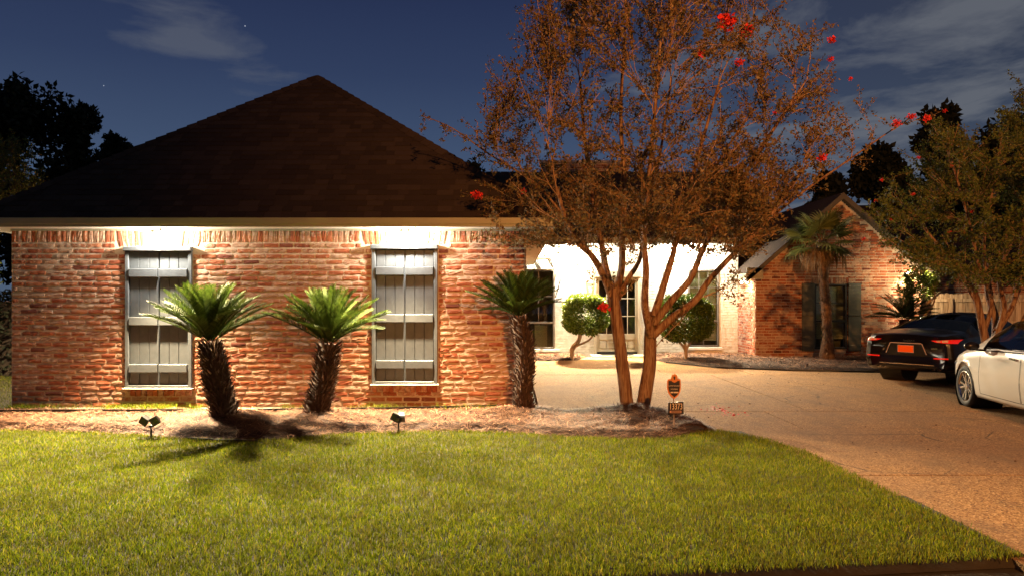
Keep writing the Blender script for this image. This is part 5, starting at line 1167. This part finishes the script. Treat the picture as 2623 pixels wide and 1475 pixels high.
# ------------------------------------------------------------------ cars
def car(name, loc, heading, label, paint, glassm, P):
    t = thing(name, loc, label, 'car', rz=-heading)
    I = lambda key, y: float(np.interp(y, [a for a, b in P[key]], [b for a, b in P[key]]))
    L2 = P['L'] / 2; yf, yr = P['wf'], P['wr']; Rw = P['R']; RA = Rw + .055
    ys = set(np.linspace(-L2 + .10, L2 - .10, 70)); ends = [(.0, .84), (.02, .925), (.05, .968), (.085, .99)]
    for c in (yf, yr):
        for a in np.linspace(0, math.pi, 15): ys.add(c + math.cos(a) * RA)
    ys = sorted(y for y in ys if -L2 + .1 <= y <= L2 - .1)
    def ring(y, s=1.):
        yy = y; Wd = I('W', y); zb = I('belt', y); zt = max(I('top', y), zb + .03); zl = I('low', y); dz = zt - zb
        side = [(Wd * .0, zl + .02), (Wd * .80, zl + .02), (Wd * .93, zl), (Wd * .965, zl + .05), (Wd * .985, zl + .16), (Wd * .998, .48), (Wd, .58), (Wd * .992, .68), (Wd * .978, zb - .12), (Wd * .972, zb - .05), (Wd * .945, zb)]
        xr = Wd * .90 - dz * P['tumble']; zr = zt - .045 - .02 * min(1, dz / .4)
        gh = [(Wd * .945 + (xr - Wd * .945) * u + .02 * math.sin(math.pi * u) * min(1, dz / .3), zb + (zr - zb) * u) for u in (.08, .28, .5, .72, .92, 1.)]
        rf_ = [(xr * (1 - u), zr + (zt - zr) * (1 - (1 - u) ** 2.2)) for u in (.12, .3, .5, .75, 1.)]
        pts = side + gh + rf_; out = []
        for i, (x, z) in enumerate(pts):
            if 2 <= i <= 9:
                for c in (yf, yr):
                    if abs(y - c) < RA: za = Rw + math.sqrt(RA * RA - (y - c) ** 2); 
                    else: continue
                    if z < za: z = za; x = max(x, Wd * .985)
            if s != 1.: x *= s; z = .58 + (z - .58) * (s * .35 + .65) if z > .58 else .58 + (z - .58) * (s * .6 + .4)
            out.append((x, yy, z))
        return out
    rings = [ring(-L2 + .1 if y0 else 0, 1) for y0 in []]
    seq = [(-L2 + d, s) for d, s in ends] + [(y, 1.) for y in ys] + [(L2 - d, s) for d, s in reversed(ends)]
    RG = []
    for y, s in seq:
        q = ring(min(max(y, -L2 + .1), L2 - .1), s); RG.append([(x, y, z) for x, _, z in q])
    K = len(RG[0]); V = []; 
    for q in RG: V += [(x, y, z) for x, y, z in q] + [(-x, y, z) for x, y, z in q]
    cats = {}
    def cat(i, k):
        y = (seq[i][0] + seq[i + 1][0]) / 2; dz = I('top', y) - I('belt', y)
        if 11 <= k <= 15 and dz > .20:
            for a, b in P['side_glass']:
                if a < y < b: return 'side_window'
        if k >= 16 or (k == 15 and dz > .1):
            if P['rear_glass'][0] < y < P['rear_glass'][1] and (k >= 16): return 'rear_window'
            if P['windscreen'][0] < y < P['windscreen'][1] and (k >= 16): return 'windscreen'
        return 'body'
    for i in range(len(seq) - 1):
        for k in range(K - 1):
            c = cat(i, k); a = i * 2 * K + k; b = (i + 1) * 2 * K + k
            cats.setdefault(c, []).append((a, a + 1, b + 1, b)); cats[c].append((a + K, b + K, b + K + 1, a + K + 1))
    body = cats['body'] + [tuple([k for k in range(K)] + [K + k for k in range(K - 1, -1, -1)]), tuple([(len(seq) - 1) * 2 * K + K + k for k in range(K)] + [(len(seq) - 1) * 2 * K + k for k in range(K - 1, -1, -1)])]
    bo = MB().add(V, body).build('body', paint, t, smooth=True)
    bvh = BVHTree.FromPolygons([Vector(p) for p in V], [f for fs in cats.values() for f in fs] + body[-2:])
    for c in ('side_window', 'rear_window', 'windscreen'):
        if c == 'side_window':
            ks = cats.get(c, []); 
            for sgn in (1, -1):
                for a, b in P['side_glass']:
                    fs = [f for f in ks if V[f[0]][0] * sgn > 0 and a <= sum(V[i][1] for i in f) / 4 <= b]
                    if fs: MB().add(V, fs).build(c, glassm, t, smooth=True)
        elif c in cats: MB().add(V, cats[c]).build(c, glassm, t, smooth=True)
    def patch(quad, axis, th, nm, mat, nu=8, nv=3, sgn=1):
        """quad of 4 (a,b) corners in the plane facing the axis, projected on the body and given thickness"""
        q = [Vector((*c, 0)) for c in quad]; v = []; out = Vector((0, -1, 0)) if axis == 'rear' else (Vector((0, 1, 0)) if axis == 'front' else Vector((sgn, 0, 0)))
        for lay_ in (th, -.004):
            for j in range(nv + 1):
                for i in range(nu + 1):
                    u, w_ = i / nu, j / nv; p = (q[0] * (1 - u) + q[1] * u) * (1 - w_) + (q[3] * (1 - u) + q[2] * u) * w_
                    o = Vector((p.x, 0, p.y)) + out * 4 if axis in ('rear', 'front') else Vector((sgn * 4, p.x, p.y)); h = bvh.ray_cast(o, -out)
                    hp = h[0] if h[0] is not None else Vector((p.x, -L2 + .25, p.y)); nn = h[1] if h[0] is not None else out
                    if nn is not None and nn.dot(out) < 0: nn = -nn
                    v.append(hp + nn * lay_)
        n_ = (nu + 1) * (nv + 1); f = [(j * (nu + 1) + i, j * (nu + 1) + i + 1, (j + 1) * (nu + 1) + i + 1, (j + 1) * (nu + 1) + i) for j in range(nv) for i in range(nu)]
        rim = [i for i in range(nu + 1)] + [j * (nu + 1) + nu for j in range(1, nv + 1)] + [nv * (nu + 1) + i for i in range(nu - 1, -1, -1)] + [j * (nu + 1) for j in range(nv - 1, 0, -1)]
        f += [(rim[i], rim[i] + n_, rim[(i + 1) % len(rim)] + n_, rim[(i + 1) % len(rim)]) for i in range(len(rim))]
        return MB().add(v, f).build(nm, mat, t, smooth=False)
    # wheels
    for wy in (yf, yr):
        for s in (-1, 1):
            Wx = I('W', wy) - .02; x0 = s * (Wx - .23); x1 = s * Wx
            w_ = MB().lathe([(.0, s * (Wx - .14)), (Rw * .40, s * (Wx - .14)), (Rw * .40, s * (Wx - .12)), (0, s * (Wx - .12))], 20, axis='x').build('wheel', plain('brake_disc', (.25, .24, .22), .4, .8), t, (0, wy, Rw))
            h = Rw; MB().lathe([(h * .70, x0), (h * .93, x0), (h * .99, x0 + s * .03), (h, x0 + s * .06), (h, x1 - s * .05), (h * .985, x1 - s * .025), (h * .93, x1 - s * .004), (h * .84, x1 + s * .002), (h * .73, x1 - s * .008), (h * .70, x1 - s * .02)], 32, axis='x').build('tyre', RUBBER, w_, smooth=True)
            r_ = MB(); r_.lathe([(h * .715, x0 + s * .02), (h * .69, x0 + s * .06), (h * .69, x1 - s * .03), (h * .735, x1 - s * .006), (h * .71, x1 - s * .004), (h * .675, x1 - s * .03), (h * .64, x0 + s * .08)], 32, axis='x')
            r_.lathe([(0, x1 - s * .022), (.05, x1 - s * .024), (.065, x1 - s * .05), (.06, x1 - s * .08)], 16, axis='x')
            for k in range(P['spokes']):
                for off in (-.16, .16):
                    a = k * 2 * math.pi / P['spokes']; a1 = a + off; p0 = Vector((x1 - s * .035, .045 * math.cos(a + off), .045 * math.sin(a + off))); p1 = Vector((x1 - s * .018, h * .69 * math.cos(a1 + off * .35), h * .69 * math.sin(a1 + off * .35))); tn = Vector((0, -math.sin(a), math.cos(a)))
                    r_.add([p0 - tn * .012, p0 + tn * .012, p1 + tn * .013, p1 - tn * .013, p0 - tn * .012 - Vector((s * .025, 0, 0)), p0 + tn * .012 - Vector((s * .025, 0, 0)), p1 + tn * .013 - Vector((s * .025, 0, 0)), p1 - tn * .013 - Vector((s * .025, 0, 0))], [(0, 1, 2, 3), (0, 3, 7, 4), (1, 5, 6, 2), (4, 7, 6, 5)])
            r_.build('rim', RIM, w_)
            wl = MB().lathe([(RA - .004, s * .45), (RA - .004, s * (I('W', wy) - .03))], 28, axis='x'); wl.lathe([(0, s * .45), (RA - .004, s * .45)], 28, axis='x'); wl.build('wheel_arch_liner', BLACK, t, (0, wy, Rw))
    # seams, handles, mirrors, interior
    for s in (-1, 1):
        for a, b in P['doors']:
            zs = P['sill']
            for ya in (a, b): patch([(ya - .004, zs + .04), (ya + .004, zs + .04), (ya + .004, I('belt', ya) - .01), (ya - .004, I('belt', ya) - .01)], 'side', .0015, 'door_seam', BLACK, 1, 10, s)
            patch([(a, zs + .036), (b, zs + .036), (b, zs + .044), (a, zs + .044)], 'side', .0015, 'door_seam', BLACK, 12, 1, s)
            hz = I('belt', a) - .115
            patch([(a + .09, hz), (a + .27, hz + .01), (a + .27, hz + .035), (a + .09, hz + .025)], 'side', .028, 'door_handle', P['handle'], 6, 2, s)
        y0, y1 = P['doors'][0][0] - .1, P['doors'][-1][1]
        patch([(y0 - .2, I('belt', y0) + .0), (y1 + .1, I('belt', y1) + .0), (y1 + .1, I('belt', y1) + .018), (y0 - .2, I('belt', y0) + .018)], 'side', .004, 'belt_moulding', CHROME, 24, 1, s)
        my = P['mirror']; mx = I('W', my); m = MB()
        for (q, sc_) in ((0, .6), (.05, 1.), (.12, .98), (.2, .8)):
            pass
        cx0 = s * (mx + .13); cz = I('belt', my) + .075
        m.lathe([(0, -.075), (.05, -.07), (.075, -.03), (.08, .02), (.074, .05), (0, .05)], 14, mat=Matrix.Translation((cx0, my, cz)) @ Matrix.Rotation(R(90), 4, 'X') @ Matrix.Diagonal((1.35, .85, 1, 1)))
        m.box(min(s * (mx - .1), s * (mx + .06)), max(s * (mx - .1), s * (mx + .06)), my - .02, my + .03, cz - .075, cz - .045); m.build('wing_mirror', P['mirror_m'], t, smooth=True)
    for s in (-1, 1):
        for yy in (.25, -.75):
            st_ = MB(); st_.box(s * .38 - .24, s * .38 + .24, yy - .25, yy + .25, .35, .55); st_.box(s * .38 - .23, s * .38 + .23, yy - .36, yy - .24, .5, 1.08); st_.box(s * .38 - .12, s * .38 + .12, yy - .36, yy - .28, 1.08, 1.24); st_.build('seat', P['seat'], t)
    MB().box(-.75, .75, -1.5, 1.3, .28, .34).build('cabin_floor', BLACK, t); MB().box(-.78, .78, .95, 1.35, .5, I('belt', 1.1) - .01).build('dashboard', BLACK, t)
    MB().lathe([(.17, -.012), (.185, 0), (.17, .012), (.16, 0), (.17, -.012)], 18, mat=Matrix.Translation((-.38, .78, .95)) @ Matrix.Rotation(R(65), 4, 'X')).build('steering_wheel', BLACK, t)
    return t, patch, bvh, I
BK = dict(L=4.97, wf=1.55, wr=-1.45, R=.345, tumble=.52, sill=.25, spokes=7, mirror=.95, handle=KPAINT, mirror_m=KPAINT, seat=BLACK,
    W=[(-2.4, .90), (-2.2, .945), (-1.6, .965), (-.9, .945), (0, .935), (1, .94), (1.6, .95), (2.0, .90), (2.4, .74)],
    belt=[(-2.4, .90), (-1.9, .97), (-1.3, .98), (0, .93), (1., .89), (1.8, .80), (2.4, .64)],
    top=[(-2.4, 1.06), (-2.25, 1.085), (-1.85, 1.115), (-1.7, 1.14), (-1.2, 1.31), (-.75, 1.415), (-.2, 1.46), (.2, 1.45), (.45, 1.41), (1.25, 1.03), (1.5, .985), (2.1, .85), (2.4, .70)],
    low=[(-2.4, .34), (-2.1, .25), (-1, .22), (1, .22), (2.1, .22), (2.4, .28)],
    side_glass=[(-1.28, -.42), (-.34, .72)], rear_glass=(-1.72, -.75), windscreen=(.46, 1.24), doors=[(-.95, -.38), (-.36, .82)])
rc = Vector((8.0, 15.42, 0)); hdg = R(55); cen = rc + Vector((math.sin(hdg), math.cos(hdg), 0)) * (BK['L'] / 2)
kt, patch, bv, I = car('black_sedan', cen, hdg, 'black sedan with red tail lights and orange rear plate parked by the garage bed', KPAINT, TINT, BK)
for s in (-1, 1):
    q = [(s * .50, .915), (s * .70, .97), (s * .86, .985), (s * .90, .90), (s * .70, .865)]
    tl = patch([(s * .50, .925), (s * .90, .945), (s * .90, .870), (s * .60, .892)], 'rear', .012, 'tail_light', TAIL, 12, 4)
    patch([(s * .60, .927), (s * .68, .932), (s * .685, .895), (s * .62, .9)], 'rear', .016, 'tail_light_reflector', TAILC, 3, 2); patch([(s * .70, .93), (s * .80, .93), (s * .80, .892), (s * .71, .893)], 'rear', .016, 'tail_light_reflector', TAILC, 3, 2)
    patch([(s * .55, .585), (s * .82, .59), (s * .82, .565), (s * .55, .56)], 'rear', .006, 'bumper_reflector', TAIL, 6, 1)
    for k in (0, 1):
        x = s * (.50 + .12 * k) ; MB().lathe([(.038, .12), (.05, .12), (.052, 0), (.044, -.02), (.040, -.02), (.036, .1), (0, .1)], 16, mat=Matrix.Translation((x, -2.40, .375)) @ Matrix.Rotation(R(-90), 4, 'X')).build('exhaust_tip', CHROME, kt, smooth=True)
patch([(-.30, .845), (.30, .845), (.40, .60), (-.40, .60)], 'rear', .002, 'plate_recess', plain('recess_black', (.006, .006, .006), .5), 10, 4)
patch([(-.31, .865), (.31, .865), (.32, .843), (-.32, .843)], 'rear', .012, 'chrome_bar', CHROME, 12, 1)
for s in (-1, 1): patch([(s * .31, .855), (s * .33, .855), (s * .42, .64), (s * .40, .64)], 'rear', .010, 'chrome_bar', CHROME, 1, 5)
pp_ = patch([(-.165, .815), (.165, .815), (.165, .665), (-.165, .665)], 'rear', .016, 'plate_frame', CHROME, 6, 3); pp_ = patch([(-.152, .805), (.152, .805), (.152, .675), (-.152, .675)], 'rear', .020, 'licence_plate', PLATE, 6, 3)
patch([(-.55, .44), (.55, .44), (.55, .425), (-.55, .425)], 'rear', .006, 'bumper_trim', CHROME, 14, 1); patch([(-.62, .40), (.62, .40), (.50, .33), (-.50, .33)], 'rear', .004, 'diffuser', BLACK, 14, 3)
patch([(-.80, .615), (.80, .615), (.80, .608), (-.80, .608)], 'rear', .001, 'bumper_seam', BLACK, 16, 1)
h = bv.ray_cast(Vector((.05, -4, .90)), Vector((0, 1, 0))); yb = (h[0].y if h[0] else -2.45) - .012
text('MASERATI', .052, (.06, yb, .905), (R(80), 0, 0), CHROME, kt, shear=.2); h = bv.ray_cast(Vector((.6, -4, .76)), Vector((0, 1, 0))); text('Ghibli', .05, (.56, (h[0].y if h[0] else -2.4) - .012, .765), (R(90), 0, R(8)), CHROME, kt, shear=.2)
WH = dict(L=4.96, wf=1.57, wr=-1.28, R=.333, tumble=.50, sill=.24, spokes=5, mirror=.93, handle=CHROME, mirror_m=KPAINT, seat=plain('beige_seat', (.35, .28, .2), .6),
    W=[(-2.4, .82), (-2.1, .89), (-1.4, .93), (0, .93), (1, .93), (1.6, .925), (2.0, .87), (2.4, .72)],
    belt=[(-2.4, .96), (-1.6, 1.0), (0, .975), (1.0, .935), (1.8, .85), (2.4, .70)],
    top=[(-2.4, 1.03), (-1.9, 1.08), (-1.7, 1.11), (-1.1, 1.36), (-.6, 1.46), (0, 1.50), (.35, 1.49), (.62, 1.45), (1.40, 1.08), (1.6, 1.02), (2.1, .90), (2.4, .76)],
    low=[(-2.4, .32), (-2, .24), (0, .20), (2.0, .2), (2.4, .25)],
    side_glass=[(-1.35, -.30), (-.22, .98)], rear_glass=(-1.7, -.7), windscreen=(.62, 1.38), doors=[(-1.12, -.26), (-.24, 1.0)])
hw_ = R(9); fl_ = Vector((7.31, 12.3, 0)); dirn = Vector((math.sin(hw_), math.cos(hw_), 0)); rgt = Vector((dirn.y, -dirn.x, 0)); cen = fl_ + rgt * .92 - dirn * WH['wf']
wt, patch, bv, I = car('white_sedan', cen, hw_, 'white sedan with dark mirror and alloy wheels cut by the right edge', WPAINT, CARGL, WH)
patch([(.9, .985), (-1.4, 1.01), (-1.4, 1.02), (.9, .995)], 'side', .004, 'window_trim', CHROME, 20, 1, -1)
for s in (-1, 1):
    patch([(s * .45, .72), (s * .80, .74), (s * .82, .64), (s * .5, .62)], 'front', .01, 'headlight', CHROME, 6, 3); patch([(s * .4, .9), (s * .78, .92), (s * .78, .80), (s * .45, .8)], 'rear', .01, 'tail_light', TAIL, 6, 3)
print('tris', sum(sum(len(p.vertices) - 2 for p in o.data.polygons) for o in SC.objects if o.type == 'MESH' and o.data.users <= 2 or o.get('kind') == 'stuff' and o.type == 'MESH'))
